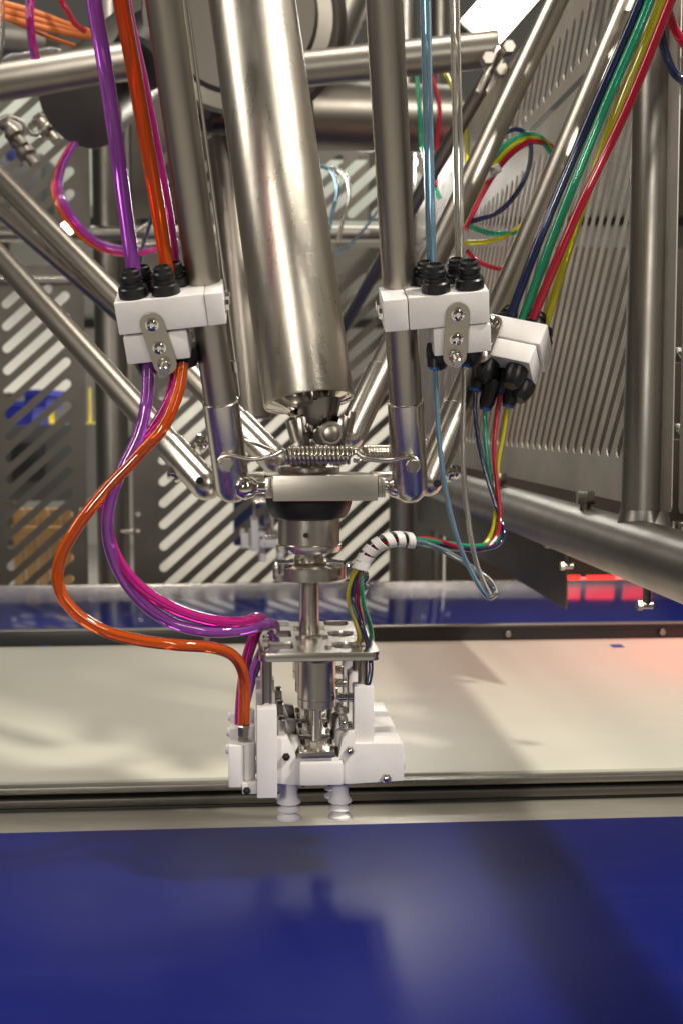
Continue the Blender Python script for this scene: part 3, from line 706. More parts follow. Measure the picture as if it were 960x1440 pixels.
# universal joint
MB().cyl(V((AX.x, AX.y, Z(657))), V((AX.x, AX.y, Z(640))), 26 * SB, seg=32).build('joint_base', 'black_steel', rob)
for dx in (-1, 1):
    c = B(452 + dx * 26, 612, .0); MB().box(c, UX, UY, UZ + UX * dx * .12, 8 * SB, .020, 28 * SB, .006).build('joint_fork', 'black_steel', rob)
MB().cyl(B(452, 612, -.028), B(452, 612, .028), 14 * SB, seg=24, ch=.002).build('joint_cross', 'black_steel', rob)
q = B(463, 609, -.028)
MB().lathe(q, -UY, [(0, 17 * SB), (.004, 17 * SB), (.006, 15 * SB), (.006, 12 * SB), (.009, 11 * SB), (.010, 9 * SB)], 28).build('joint_cap', 'steel', rob)
MB().cyl(B(434, 612, -.02), B(432, 585, .0), 9 * SB, 11 * SB).build('joint_arm', 'black_steel', rob)
c = B(447, 580, 0)
MB().lathe(c, UZ, [(-.03, 16 * SB), (-.012, 26 * SB), (.02, 34 * SB)], 32).build('joint_yoke', 'black_steel', rob)
for (px, py, dx, dy) in ((418, 603, -14, 12), (488, 590, 12, -16)):
    MB().cyl(B(px, py + 18, .02), B(px + dx * .6, py - 12, .02), 9 * SB, 8 * SB).build('joint_link', 'steel', rob)

# the leaning cylinder
pb = P(434.5, 566, 1.535); pt = P(346, -60, 1.67)
ax = (pt - pb).normalized(); L = (pt - pb).length
rc = 63.5 * 1.55 / F_PX
cyl = MB().lathe(pb, ax, [(.004, rc - .006), (.0005, rc - .003), (.0, rc - .001), (.002, rc), (L, rc)], 96).build('cylinder', 'steel_cyl', rob, 30)
MB().lathe(pb + ax * .0005, -ax, [(-.003, rc - .004), (.0, rc - .004), (.006, rc * .62), (.012, rc * .5)], 48).build('cylinder_cap', 'chrome', cyl)

# rods ---------------------------------------------------------------
def rod(pa, da, pb_, db, r, parent, sleeve=None, rs=None, m='steel'):
    a, b = P(*pa, da), P(*pb_, db)
    o = MB().cyl(a, b, r, seg=40, ch=.001).build('rod', m, parent)
    ax = (b - a).normalized()
    if sleeve:
        rs = rs or r * 1.12
        MB().lathe(a, ax, [(-rs * .92, rs * .25), (-rs * .8, rs * .6), (-rs * .45, rs * .9), (0, rs), (sleeve - .001, rs), (sleeve, rs - .001), (sleeve, r)], 40).build('sleeve', m if m != 'steel' else 'steel_bright', o, 40)
    return o, a, ax
# front arm: its two rods rise toward the camera
dl, al, axl = rod((327, 683), 1.505, (221, -70), 1.275, .0192, rob, .112, .0215)
dr, ar, axr = rod((576, 683), 1.505, (536, -70), 1.275, .0192, rob, .112, .0215)
for (px, s_) in ((345, 1), (557, -1)):
    q = B(px, 683, -.032)
    pr = [(-.012, .008), (-.010, .012), (0, .0155), (.010, .012), (.013, .0085), (.016, .0075), (.026, .0085), (.027, .012), (.036, .0125)]
    MB().lathe(q, UX * s_, pr, 28).build('ball_joint', 'chrome', rob, 50)
    qq = B(378 if s_ > 0 else 530, 683, -.042)
    MB().box(qq, UX, UY, UZ, 5.5 * SB, .012, 13.5 * SB, .0015).build('plate_adapter', 'steel_bright', rob)
for (px, py) in ((319, 653), (579.5, 655)):
    q = P(px, py, 1.466)
    MB().cyl(q + UY * .012, q - UY * .004, .0085, seg=20).build('spring_washer', 'steel_bright', rob)
    MB().hexa(q - UY * .003, q - UY * .013, .0085).build('spring_bolt', 'steel_bright', rob, 20)
# springs and hooks
def coil(a, b, r, wire, turns, name='spring'):
    ax = (b - a); L = ax.length; ax.normalize(); e1 = ax.cross(UZ).normalized(); e2 = ax.cross(e1)
    n = turns * 14; pts = [a + ax * (L * i / n) + (e1 * math.cos(2 * math.pi * i / 14) + e2 * math.sin(2 * math.pi * i / 14)) * r for i in range(n + 1)]
    return MB().tube(pts, wire, 8).build(name, 'spring', rob, 60)
dS = 1.463
coil(P(403, 640, dS), P(494, 640, dS), .0096, .0022, 15)
MB().tube(smooth_path([P(x, y, dS + dz) for x, y, dz in ((324, 662, 0), (314, 660, 0), (308, 651, 0), (312, 643, 0), (325, 641, 0), (345, 645, 0), (358, 646, 0), (385, 640, 0), (400, 633, 0), (404, 640, .002))]), .0028, 10).build('spring_hook', 'spring', rob, 60)
MB().tube(smooth_path([P(x, y, dS + dz) for x, y, dz in ((492, 640, .002), (500, 636, 0), (508, 642, 0), (520, 646, 0), (545, 648, 0), (560, 646, 0), (573, 643, 0), (584, 645, 0), (588, 652, 0), (584, 662, 0))]), .0028, 10).build('spring_hook', 'spring', rob, 60)
MB().tube(smooth_path([P(x, y, dS + .004) for x, y in ((497, 633), (506, 634), (510, 641), (505, 648), (496, 647))]), .0026, 8).build('spring_hook', 'spring', rob, 60)
coil(P(508, 637, 1.62), P(550, 637, 1.66), .009, .002, 11)
MB().tube(smooth_path([P(550, 637, 1.66), P(575, 630, 1.67), P(600, 622, 1.68), P(606, 626, 1.68), P(602, 634, 1.68)]), .0028, 8).build('spring_hook', 'spring', rob, 60)
MB().tube(smooth_path([P(400, 640, 1.56), P(375, 630, 1.57), P(355, 622, 1.58), P(342, 618, 1.59), P(344, 626, 1.59)]), .0028, 8).build('spring_hook', 'spring', rob, 60)
# back left arm: two rods going left and back
ra, aa, axa = rod((290, 682), 1.66, (-90, 262), 2.35, .0190, rob, .10, .0212)
rod((388, 648), 1.74, (-60, 190), 2.45, .0190, rob, .10, .0212)
# back right arm
rc_, ac_, axc = rod((600, 676), 1.64, (905, -50), 2.02, .0190, rob, .115, .0212)
rod((492, 612), 1.74, (806, -50), 2.15, .0190, rob, .115, .0212)
for (px, py, d) in ((281, 676, 1.64), (614, 680, 1.62)):
    q = P(px, py, d - .019); MB().lathe(q, -UY, [(-.004, .005), (.0008, .005)], 16).build('rod_hole', 'hole', rob)
for (px, py, d) in ((283, 622, 1.72), (247, 664, 1.70), (604, 624, 1.72), (632, 664, 1.70)):
    q = P(px, py, d)
    MB().lathe(q, UX * (1 if px > 480 else -1) + UZ * .4, [(-.012, .006), (-.008, .0125), (-.004, .0135), (0, .009), (.004, .013), (.008, .012), (.010, .006)], 20).build('spring_eye', 'chrome', rob, 50)
# thin stainless line clamped beside the front-left rod
MB().tube([al + axl * t + UX * .0235 + UY * .002 for t in (.118, .2, .3, .42, .60, .75)], .0019, 8).build('guide_wire', 'steel_bright', rob, 60)
MB().cyl(al + axl * .148 + UX * .0235, al + axl * .162 + UX * .0235, .0042, seg=12).build('wire_crimp', 'steel_bright', rob)

# ================================================================== hose coupling blocks
def coupling(name, label, o, wv, uv, s, parts, group):
    """o: block centre; wv: rod direction (up); uv: horizontal; n: toward the camera; all sizes in photo pixels times s"""
    wv = wv.normalized(); nv = uv.cross(wv).normalized() ; uv = wv.cross(nv).normalized()
    if nv.y > 0: nv = -nv
    t = thing(name, label, 'coupling', o, group)
    def L(u, w_, n=0): return o + uv * (u * s) + wv * (w_ * s) + nv * (n * s)
    return t, L, uv, wv, nv
def nut_fitting(t, L, u, w_, n, up, wv, s, sc=1.0, bottom=False):
    p = L(u, w_, n); a = wv * up
    if not bottom:
        MB().lathe(p, a, [(0, 20 * s * sc), (13 * s * sc, 20 * s * sc), (15 * s * sc, 18 * s * sc)], 6 if sc < .9 else 24).build('fitting_nut', 'black', t, 20)
        MB().lathe(p + a * 14 * s * sc, a, [(0, 15 * s * sc), (6 * s * sc, 15 * s * sc), (7 * s * sc, 13 * s * sc), (9 * s * sc, 13 * s * sc), (10 * s * sc, 15.5 * s * sc), (15 * s * sc, 15 * s * sc), (17 * s * sc, 12.5 * s * sc), (22 * s * sc, 12.5 * s * sc), (24 * s * sc, 9 * s * sc), (20 * s * sc, 8 * s * sc)], 28).build('fitting_body', 'black', t, 40)
    else:
        MB().lathe(p, a, [(0, 17 * s * sc), (14 * s * sc, 16.5 * s * sc), (26 * s * sc, 13 * s * sc), (30 * s * sc, 10 * s * sc)], 28).build('fitting_body', 'black', t, 40)
def latch(t, L, uv, wv, nv, s, u, w0, w1, n, hw, m='steel', tilt=0):
    d = (L(0, 1) - L(0, 0)).normalized(); e = uv
    o_ = L(u, 0, n)
    pl = capsule(0, w1 * s, tilt * s, w0 * s, hw * s, 10)
    me = plate_holes(pl, [], 2.5 * s, o_, e, d, bev=.0003)
    link('latch_plate', me, m, t, 30)
    for (uu, ww) in ((0, w1), (tilt * .55, w1 + (w0 - w1) * .58)):
        q = L(u + uu, ww, n + 1.5)
        MB().lathe(q, nv, [(0, 9.5 * s), (1.5 * s, 9.5 * s), (2 * s, 7 * s), (6 * s, 6.5 * s), (7 * s, 4 * s), (4.5 * s, 3 * s)], 20).build('latch_bolt', 'chrome', t, 30)
    q = L(u + tilt * .9, w0, n + 1.5)
    MB().lathe(q, nv - wv * .15, [(0, 9 * s), (3 * s, 9 * s), (4 * s, 7 * s), (20 * s, 7 * s), (21.5 * s, 6 * s)], 20).build('latch_pin', 'steel_bright', t, 30)

# left block on the front-left rod
sL = 1.40 / F_PX
oL = P(240, 430, 1.392)
tl, LL, uL, wL, nL = coupling('hose_coupling', 'white clamped hose coupling with purple and orange tubes on the left rod', oL, axl, UX.copy(), sL, None, 'hose couplings clamped on the rods')
# pixel offsets: u to the right, w up the rod
MB().box(LL(-11, -1, 0), uL, nL, wL, 61 * sL, 34 * sL, 23 * sL, 2.5 * sL).build('upper_half', 'white', tl)
MB().box(LL(63, -1, 2), uL, nL, wL, 12.5 * sL, 33 * sL, 22.5 * sL, 2 * sL).build('clamp_jaw', 'white', tl)
MB().box(LL(-24, -48, 2), uL, nL, wL, 44 * sL, 30 * sL, 20 * sL, 3 * sL).build('lower_half', 'white', tl)
for nn_ in (18, -20):
    q = LL(75, -2, nn_); MB().hexa(q, q + uL * 8 * sL, 8 * sL).build('clamp_bolt', 'chrome', tl)
    MB().cyl(q - uL * 1 * sL, q + uL * 1.5 * sL, 11 * sL).build('clamp_washer', 'steel_bright', tl)
for (u, n) in ((-46, 12), (-2, 12), (-33, -22), (12, -22)):
    nut_fitting(tl, LL, u, 22, n, 1, wL, sL * (1.0 if n > 0 else .85))
for (u, n) in ((-45, 4), (0, 4), (-33, -18), (12, -18)):
    nut_fitting(tl, LL, u, -66, n, -1, wL, sL, 1.0, True)
latch(tl, LL, uL, wL, nL, sL, -25, -70, -12, 36, 16, tilt=9)

# right block on the front-right rod
oR = P(608, 427, 1.392)
tr, LR, uR, wR, nR = coupling('hose_coupling', 'white clamped hose coupling with light blue and clear tubes on the right rod', oR, axr, UX.copy(), sL, None, 'hose couplings clamped on the rods')
MB().box(LR(18, -1, 0), uR, nR, wR, 55 * sL, 34 * sL, 23 * sL, 2.5 * sL).build('upper_half', 'white', tr)
MB().box(LR(-55, -1, 2), uR, nR, wR, 16.5 * sL, 33 * sL, 22.5 * sL, 2 * sL).build('clamp_jaw', 'white', tr)
MB().box(LR(35, -46, 2), uR, nR, wR, 40 * sL, 30 * sL, 20 * sL, 3 * sL).build('lower_half', 'white', tr)
for nn_ in (18, -20):
    q = LR(-71, -2, nn_); MB().hexa(q, q - uR * 6 * sL, 8 * sL).build('clamp_bolt', 'chrome', tr)
for (u, n) in ((3, 14), (50, 12), (-6, -24), (38, -24)):
    nut_fitting(tr, LR, u, 22, n, 1, wR, sL * (1.0 if n > 0 else .85))
for (u, n) in ((4, 4), (50, 4)):
    nut_fitting(tr, LR, u, -64, n, -1, wR, sL, 1.0, True)
for (px, py) in ((611, 520), (652, 516)):
    q = P(px, py, 1.41); MB().cyl(q, q + UZ * .004, 7.5 * sL, seg=16).build('collet_ring', 'blue_ring', tr)
    MB().cyl(q + UZ * .003, q + UZ * .03, 11 * sL, 12 * sL, seg=20).build('fitting_body', 'black', tr)
latch(tr, LR, uR, wR, nR, sL, 29, -66, -6, 36, 16, tilt=-6)

# tilted block on the back-right rod
sT = 1.66 / F_PX
oT = P(722, 492, 1.665)
tt, LT, uT, wT, nT = coupling('hose_coupling', 'tilted white hose coupling with four coloured tubes on the slanting right rod', oT, axc, (UX * .93 - UY * .36).normalized(), sT, None, 'hose couplings clamped on the rods')
MB().box(LT(2, 12, 0), uT, nT, wT, 42 * sT, 36 * sT, 17 * sT, 3 * sT).build('upper_half', 'white', tt)
MB().box(LT(4, -22, 3), uT, nT, wT, 36 * sT, 33 * sT, 15 * sT, 3 * sT).build('lower_half', 'white', tt)
MB().box(LT(-40, 12, -14), uT, nT, wT, 22 * sT, 20 * sT, 15 * sT, 2 * sT).build('clamp_jaw', 'white', tt)
for (u, n) in ((-22, 14), (20, 14), (-14, -20), (26, -20)):
    nut_fitting(tt, LT, u, 27, n, 1, wT, sT * .8)
    nut_fitting(tt, LT, u, -37, n, -1, wT, sT, .95, True)
latch(tt, LT, uT, wT, nT, sT, -30, -40, 12, 37, 13, tilt=2)
for (px, py) in ((667, 550), (681, 577), (703, 552), (713, 573)):
    q = P(px, py, 1.655); a = V((.25, 0, 1)).normalized()
    MB().lathe(q, a, [(0, 8 * sT), (5 * sT, 8 * sT)], 18).build('collet_ring', 'blue_ring', tt)
    MB().lathe(q + a * 4 * sT, a, [(0, 9 * sT), (6 * sT, 11 * sT), (22 * sT, 12 * sT), (40 * sT, 16 * sT)], 20).build('fitting_body', 'black', tt)

# ================================================================== tubes
def hose(label, m, pts, r, name='air_tube', group=None, sub=8, seg=14):
    path = smooth_path([P(x, y, d) for x, y, d in pts], sub)
    o = MB().tube(path, r, seg).build(name, m, None, 70)
    return tag(o, label, 'tube', group)
hose('thick purple tube rising from the left coupling to the top edge', 'purple', [(128, -40, 1.30), (134, 10, 1.31), (148, 95, 1.33), (165, 210, 1.36), (178, 310, 1.375), (190, 392, 1.385)], .0083)
hose('thick orange tube rising from the left coupling to the top edge', 'orange', [(165, -40, 1.30), (172, 10, 1.31), (188, 95, 1.33), (208, 210, 1.355), (225, 310, 1.375), (237, 392, 1.385)], .0083)
hose('magenta tube half hidden behind the rising orange tube', 'magenta', [(168, -40, 1.33), (180, 30, 1.34), (200, 120, 1.36), (220, 220, 1.39), (236, 310, 1.41), (247, 385, 1.425)], .0080)
hose('purple tube looping down from the left coupling to the gripper', 'purple', [(209, 512, 1.40), (207, 560, 1.39), (196, 610, 1.385), (172, 660, 1.38), (155, 705, 1.38), (152, 755, 1.39), (166, 800, 1.40), (198, 845, 1.41), (245, 877, 1.42), (295, 888, 1.43), (340, 886, 1.45), (372, 878, 1.49), (386, 880, 1.53), (383, 893, 1.56), (370, 915, 1.58), (357, 945, 1.60), (346, 985, 1.61), (340, 1010, 1.612)], .0070)
hose('magenta tube looping down from the left coupling to the gripper', 'magenta', [(250, 515, 1.43), (240, 560, 1.42), (215, 605, 1.41), (182, 650, 1.40), (157, 690, 1.40), (150, 735, 1.40), (165, 785, 1.40), (200, 828, 1.405), (250, 858, 1.415), (300, 873, 1.43), (340, 875, 1.45), (362, 869, 1.48), (368, 873, 1.50), (360, 890, 1.515), (348, 925, 1.525), (341, 965, 1.53), (338, 1005, 1.53), (338, 1030, 1.53)], .0070)
hose('orange tube swinging widest to the left before reaching the gripper', 'orange', [(257, 512, 1.40), (251, 550, 1.39), (230, 600, 1.38), (195, 640, 1.38), (150, 688, 1.375), (108, 742, 1.37), (84, 790, 1.37), (84, 828, 1.37), (105, 860, 1.37), (145, 886, 1.375), (195, 900, 1.38), (250, 907, 1.39), (300, 911, 1.41), (328, 922, 1.43), (342, 945, 1.445), (344, 985, 1.45), (343, 1024, 1.452)], .0070)
hose('light blue tube standing straight up from the right coupling', 'lightblue', [(597, -40, 1.33), (599, 60, 1.35), (602, 200, 1.385), (606, 372, 1.42)], .0058)
hose('clear colourless tube standing straight up from the right coupling', 'clear', [(638, -40, 1.33), (640, 60, 1.35), (643, 200, 1.385), (646, 372, 1.42)], .0055)
hose('thin light blue tube dropping from the right coupling to a low bend', 'lightblue', [(611, 516, 1.41), (613, 560, 1.41), (618, 630, 1.41), (628, 700, 1.41), (645, 765, 1.42), (664, 808, 1.43), (677, 830, 1.435), (686, 840, 1.445), (693, 838, 1.46), (688, 824, 1.468), (668, 803, 1.474), (635, 780, 1.48), (600, 765, 1.49), (575, 760, 1.50), (545, 761, 1.492), (526, 771, 1.492), (513, 787, 1.495), (505, 806, 1.50), (500, 850, 1.52), (512, 890, 1.55), (515, 925, 1.60), (505, 938, 1.61), (494, 940, 1.61)], .0030, seg=10)
hose('thin clear tube dropping from the right coupling to a low bend', 'clear', [(651, 512, 1.41), (651, 560, 1.41), (650, 640, 1.41), (654, 700, 1.41), (662, 760, 1.42), (672, 800, 1.43), (683, 826, 1.435), (691, 838, 1.445), (697, 834, 1.46), (690, 818, 1.465), (672, 803, 1.468), (640, 784, 1.475), (605, 768, 1.485), (575, 762, 1.50), (545, 762, 1.49), (526, 773, 1.49)], .0030, seg=10)
def bundle(label, m, top, low, r1=.0052):
    hose(label, m, top, r1)
bundle('navy tube leftmost of the slanting bundle at the upper right', 'navy', [(914, -40, 1.60), (892, 20, 1.61), (838, 145, 1.62), (765, 318, 1.64), (714, 452, 1.66)], None, .0062)
bundle('green tube second from left of the slanting bundle at the upper right', 'green', [(928, -40, 1.60), (906, 20, 1.60), (850, 150, 1.61), (782, 320, 1.635), (734, 450, 1.66)], None, .0062)
bundle('yellow tube of the slanting bundle passing behind the red one', 'yellow_t', [(942, -40, 1.61), (922, 20, 1.61), (872, 140, 1.63), (815, 300, 1.66), (764, 462, 1.685)], None, .0060)
bundle('red tube rightmost at the top of the slanting bundle at the upper right', 'red', [(958, -40, 1.57), (935, 20, 1.575), (882, 150, 1.59), (815, 290, 1.61), (748, 448, 1.65)], None, .0060)
hose('thin navy tube hanging from the tilted coupling into the wrapped bundle', 'navy', [(667, 548, 1.655), (668, 590, 1.65), (676, 640, 1.64), (690, 690, 1.63), (703, 730, 1.62), (708, 750, 1.61), (700, 765, 1.60), (675, 772, 1.58), (640, 770, 1.56), (605, 764, 1.53), (575, 759, 1.497), (548, 758, 1.487), (525, 769, 1.487), (511, 786, 1.49), (502, 806, 1.49), (496, 845, 1.49), (508, 880, 1.47), (519, 915, 1.47), (521, 945, 1.465), (514, 970, 1.46), (500, 985, 1.455)], .0031, seg=10)
hose('thin green tube hanging from the tilted coupling into the wrapped bundle', 'green', [(681, 575, 1.655), (682, 620, 1.65), (688, 670, 1.64), (697, 715, 1.63), (702, 745, 1.62), (694, 762, 1.60), (665, 768, 1.58), (630, 764, 1.55), (600, 760, 1.52), (575, 757, 1.497), (548, 756, 1.488), (528, 767, 1.487), (516, 782, 1.49), (508, 806, 1.49), (510, 845, 1.50), (520, 880, 1.53), (522, 905, 1.56), (515, 925, 1.60), (505, 932, 1.61)], .0031, seg=10)
hose('thin red tube hanging from the tilted coupling into the wrapped bundle', 'red', [(703, 550, 1.655), (697, 590, 1.65), (694, 640, 1.64), (699, 690, 1.63), (702, 725, 1.62), (697, 755, 1.60), (680, 772, 1.585), (655, 772, 1.57), (620, 762, 1.54), (595, 757, 1.52), (574, 761, 1.497), (548, 760, 1.485), (527, 771, 1.486), (514, 786, 1.489), (506, 806, 1.49), (502, 840, 1.50), (508, 870, 1.53), (512, 900, 1.56)], .0031, seg=10)
hose('thin yellow tube hanging from the tilted coupling into the wrapped bundle', 'yellow_t', [(713, 572, 1.655), (707, 610, 1.65), (699, 655, 1.645), (697, 705, 1.635), (692, 745, 1.615), (680, 766, 1.60), (655, 772, 1.575), (620, 769, 1.55), (595, 761, 1.52), (574, 763, 1.498), (548, 762, 1.488), (528, 774, 1.488), (513, 789, 1.49), (497, 810, 1.49), (490, 840, 1.50), (500, 875, 1.52), (507, 905, 1.54), (508, 940, 1.55), (503, 957, 1.545), (492, 966, 1.54)], .0031, seg=10)
# white spiral wrap round the bundle
cen = smooth_path([P(x, y, d) for x, y, d in ((578, 760, 1.498), (560, 758, 1.49), (542, 761, 1.485), (526, 770, 1.487), (513, 785, 1.49), (506, 799, 1.49))], 20)
turns = 6.6; pts = []; N = 150
for i in range(N + 1):
    f = i / N * (len(cen) - 1); j = min(int(f), len(cen) - 2); p = cen[j].lerp(cen[j + 1], f - j); d = (cen[j + 1] - cen[j]).normalized()
    e1 = d.cross(UY).normalized(); e2 = d.cross(e1); a = 2 * math.pi * turns * i / N
    pts.append((p, d, e1 * math.cos(a) + e2 * math.sin(a)))
rr = []
for p, d, e in pts:
    rw = .0086
    rr.append([p + e * rw - d * .0050, p + e * (rw + .0012) - d * .0046, p + e * (rw + .0012) + d * .0046, p + e * rw + d * .0050])
wr = MB().rings(rr).build('spiral_wrap', 'wrap', None, 50)
tag(wr, 'white spiral wrap around the thin tubes right of the clamp ring', 'cable wrap')

# far tubes
hose('pink tube loop hanging behind the purple tube at the left', 'magenta', [(104, 200, 3.2), (84, 235, 3.2), (80, 265, 3.2), (95, 300, 3.2), (125, 335, 3.2), (165, 355, 3.2), (215, 352, 3.2), (250, 330, 3.2)], .0065)
hose('thin orange tube loop left of the pink loop', 'orange', [(98, 205, 3.24), (78, 245, 3.24), (78, 280, 3.24), (95, 312, 3.24), (130, 345, 3.24), (180, 358, 3.24), (225, 350, 3.24)], .006)
hose('thin purple tube loop right of the pink loop', 'purple', [(108, 200, 3.16), (90, 235, 3.16), (86, 262, 3.16), (104, 305, 3.16), (140, 340, 3.16), (190, 352, 3.16)], .006)
for k, (dy, lab) in enumerate(((0, 'upper'), (9, 'middle'), (18, 'lower'))):
    hose(lab + ' orange cable of the bunch crossing the top left corner', 'orange_cable', [(-40, -8 + dy, 2.6), (0, 4 + dy, 2.6), (50, 18 + dy, 2.62), (95, 35 + dy * .6, 2.66), (128, 46 + dy * .3, 2.7)], .0075, 'cable')
hose('thin orange cable below the orange bunch at the top left', 'orange_cable', [(0, 22, 2.66), (40, 40, 2.66), (75, 54, 2.7), (105, 64, 2.74)], .0045, 'cable')
hose('short pink tube crossing the orange cables at the top left', 'magenta', [(46, -10, 2.56), (44, 25, 2.56), (48, 60, 2.58), (53, 82, 2.6)], .006)
hose('short purple tube crossing the orange cables at the top left', 'purple', [(40, -10, 2.57), (41, 30, 2.57), (44, 60, 2.59), (48, 84, 2.6)], .006)
hose('red tube running down to the orange cable ends at the top left', 'red', [(80, -10, 2.6), (92, 10, 2.6), (105, 32, 2.62), (120, 44, 2.64)], .006)
hose('blue grey tube at the upper right edge', 'navy', [(930, 8, 1.75), (928, 35, 1.75), (935, 75, 1.75), (950, 105, 1.75), (975, 122, 1.75)], .0062)
hose('red tube branching off at the upper right edge', 'red', [(934, -10, 1.74), (940, 20, 1.74), (952, 48, 1.74), (975, 80, 1.74)], .0062)
lo = [('green', 'green', -5, -4), ('yellow', 'yellow_t', 0, 0), ('red', 'red', 5, 5)]
for nm, m_, ox, oy in lo:
    hose('thick ' + nm + ' tube of the looped bunch behind the slanting right rods', m_, [(648 + ox, 318 + oy, 2.30), (668 + ox, 275 + oy, 2.30), (690 + ox, 238 + oy, 2.30), (716 + ox, 208 + oy, 2.30), (742 + ox, 194 + oy, 2.30), (764 + ox, 198 + oy, 2.30), (785 + ox * 1.5, 224 + oy, 2.30)], .0058)
q = P(689, 243, 2.26); t = thing('tube_clip', 'small pale clip holding the looped coloured tubes together', 'clip', q)
MB().box(q, UX + UZ * .6, UY, UZ - UX * .6, .019, .009, .008, .002).build('strap', 'white', t); MB().hexa(q - UY * .011, q - UY * .018, .007).build('screw', 'chrome', t)
hose('navy tube loop behind the slanting right rods', 'navy', [(690, 205, 2.30), (708, 187, 2.30), (728, 182, 2.30), (743, 195, 2.30), (744, 230, 2.30), (728, 268, 2.30), (700, 298, 2.30), (660, 312, 2.30)], .0047)
hose('green tube tail below the navy loop', 'green', [(655, 316, 2.30), (680, 326, 2.30), (702, 329, 2.30), (745, 322, 2.30), (775, 310, 2.30)], .0047)
hose('yellow tube tail below the navy loop', 'yellow_t', [(652, 342, 2.30), (690, 339, 2.30), (720, 326, 2.30), (750, 300, 2.30), (768, 270, 2.30)], .0047)
hose('red tube tail behind the right coupling', 'red', [(655, 352, 2.30), (672, 368, 2.30), (696, 377, 2.30), (730, 380, 2.30)], .0042)
hose('thin green tube hanging behind the light blue tube', 'green', [(585, 100, 3.3), (589, 150, 3.3), (592, 200, 3.3), (606, 250, 3.3), (618, 280, 3.3)], .006)
hose('thin pink tube hanging behind the light blue tube', 'red', [(604, 60, 3.3), (608, 110, 3.3), (617, 150, 3.3), (614, 200, 3.3), (612, 265, 3.3)], .006)
hose('thin yellow tube hanging behind the clear tube', 'yellow_t', [(620, 90, 3.3), (634, 120, 3.3), (648, 150, 3.3), (656, 190, 3.3), (655, 230, 3.3)], .006)
hose('thin blue cable curling behind the leaning cylinder', 'lightblue', [(448, 232, 3.6), (465, 240, 3.6), (474, 265, 3.6), (466, 305, 3.6), (462, 330, 3.6)], .006)
hose('thin clear cable curling beside the blue one behind the cylinder', 'clear', [(465, 232, 3.6), (485, 248, 3.6), (490, 275, 3.6), (482, 310, 3.6), (475, 340, 3.6)], .006)
hose('thin blue cable sagging toward the right rod', 'lightblue', [(465, 362, 3.6), (490, 345, 3.6), (515, 318, 3.6), (535, 290, 3.6)], .004)

hose('looping clear tube among the fittings at the upper left', 'clear', [(-10, 180, 3.4), (10, 165, 3.4), (30, 172, 3.4), (45, 188, 3.4), (62, 184, 3.4), (70, 168, 3.4)], .008)
hose('clear tube arching above the left upper arm', 'clear', [(0, 96, 3.3), (14, 80, 3.3), (30, 78, 3.3), (50, 74, 3.3), (75, 70, 3.3), (95, 78, 3.3)], .007)
hose('grey tube hanging straight at the far left edge', 'clear', [(2, -10, 2.5), (3, 30, 2.5), (2, 60, 2.5), (-4, 90, 2.5)], .006)
hose('thin black cable sagging behind the orange tube', 'navy', [(215, 300, 3.6), (208, 325, 3.6), (200, 350, 3.6), (196, 380, 3.6)], .006, 'cable')
for i, (px, py) in enumerate(((12, 178), (28, 205), (58, 172))):
    c = P(px, py, 3.45); t = thing('pipe_fitting', ['steel pipe fitting at the far left above the slanting rods', 'steel pipe fitting just below the other one at the far left', 'steel pipe fitting nearest the dark motor housing'][i], 'fitting', c, 'steel pipe fittings')
    a_ = V((.6, -.3, -.7)).normalized()
    MB().lathe(c, a_, [(0, .018), (.02, .018), (.022, .026), (.045, .026), (.047, .014), (.08, .014)], 20).build('body', 'steel', t)
    MB().hexa(c - a_ * .016, c, .022).build('nut', 'steel_bright', t)
for i, (pa, pb_, r_) in enumerate((((-30, 392), (126, 392), .012), ((183, 330), (235, 300), .01), ((500, 20), (560, -10), .03))):
    q = P(*pa, 4.6); t = thing('conduit', ['thin horizontal conduit above the left slotted panel', 'thin slanting conduit beside the stout left post', 'pale conduit at the top between cylinder and right rod'][i], 'pipe', q)
    MB().cyl(q, P(*pb_, 4.6), r_, seg=20).build('tube', 'steel_bright', t); MB().cyl(q, q + UX * .02, r_ * 1.6, seg=20).build('collar', 'steel', t)

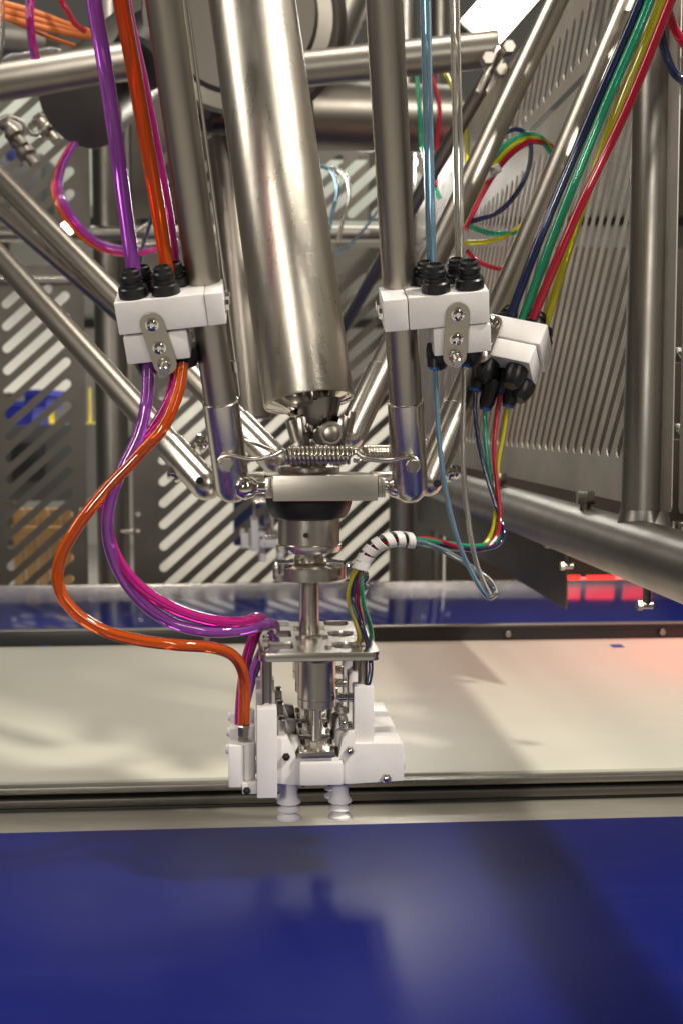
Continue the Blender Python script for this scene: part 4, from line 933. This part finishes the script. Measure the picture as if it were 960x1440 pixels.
# ================================================================== the far delta robot
fg = copy_tree(gr); fg.location = gr.location + UY * 2.72
fg['label'] = 'far suction gripper in front of the slotted back fence left of the collar'
fr = thing('delta_robot', 'far stainless delta robot with round housings behind the leaning cylinder', 'robot', P(352, 590, 3.7))
def fcyl(name, pa, da, pb_, db, r, m='steel_dull', r1=None, ch=.004): return MB().cyl(P(*pa, da), P(*pb_, db), r, r1, seg=48, ch=ch).build(name, m, fr)
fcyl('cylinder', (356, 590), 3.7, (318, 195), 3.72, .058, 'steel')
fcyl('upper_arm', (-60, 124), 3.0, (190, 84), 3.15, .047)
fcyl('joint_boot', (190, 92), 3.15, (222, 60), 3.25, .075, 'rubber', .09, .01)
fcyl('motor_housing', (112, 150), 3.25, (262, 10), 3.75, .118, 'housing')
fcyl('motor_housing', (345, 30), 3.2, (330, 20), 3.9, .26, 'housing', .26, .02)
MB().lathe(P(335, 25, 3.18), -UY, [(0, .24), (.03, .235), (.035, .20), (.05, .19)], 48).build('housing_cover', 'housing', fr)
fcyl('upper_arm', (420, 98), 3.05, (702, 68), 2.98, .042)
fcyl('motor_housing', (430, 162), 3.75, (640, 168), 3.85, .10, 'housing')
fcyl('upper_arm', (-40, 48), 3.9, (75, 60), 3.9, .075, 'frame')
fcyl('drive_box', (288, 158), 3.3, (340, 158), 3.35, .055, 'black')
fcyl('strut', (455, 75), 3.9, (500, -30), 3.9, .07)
# clevis at the end of the right arm
for dx in (-1, 1):
    a, b_ = P(703 + dx * 7, 72, 2.92), P(680 + dx * 7, 126, 2.92)
    ax_ = (b_ - a).normalized()
    MB().box((a + b_) / 2, ax_.cross(UY), UY, ax_, .007, .014, (b_ - a).length / 2 + .01, .004).build('clevis_plate', 'steel_bright', fr)
for (px, py) in ((683, 86), (702, 102), (712, 70)):
    q = P(px, py, 2.9); MB().hexa(q, q - UY * .03, .016).build('bolt', 'steel', fr)
fcyl('rod', (690, 100), 2.92, (470, 480), 3.6, .0175, 'frame')
fcyl('rod', (690, 210), 2.9, (505, 560), 3.7, .0185, 'frame')
fcyl('rod', (-40, 262), 3.1, (300, 560), 3.7, .0185, 'frame')
fcyl('rod', (-40, 225), 3.5, (330, 560), 3.75, .0185, 'frame')
# thin pipes and fittings near the top left
for i, (pa, pb_) in enumerate((((290, 192), (345, 196)), ((190, 345), (222, 342)))):
    q = P(*pa, 3.9); t = thing('short_pipe', ['short steel pipe below the black drive box', 'short steel pipe behind the magenta tube'][i], 'pipe', q)
    MB().cyl(q, P(*pb_, 3.9), .012).build('tube', 'steel_bright', t); MB().cyl(q, q + UX * .02, .02).build('flange', 'steel_bright', t)
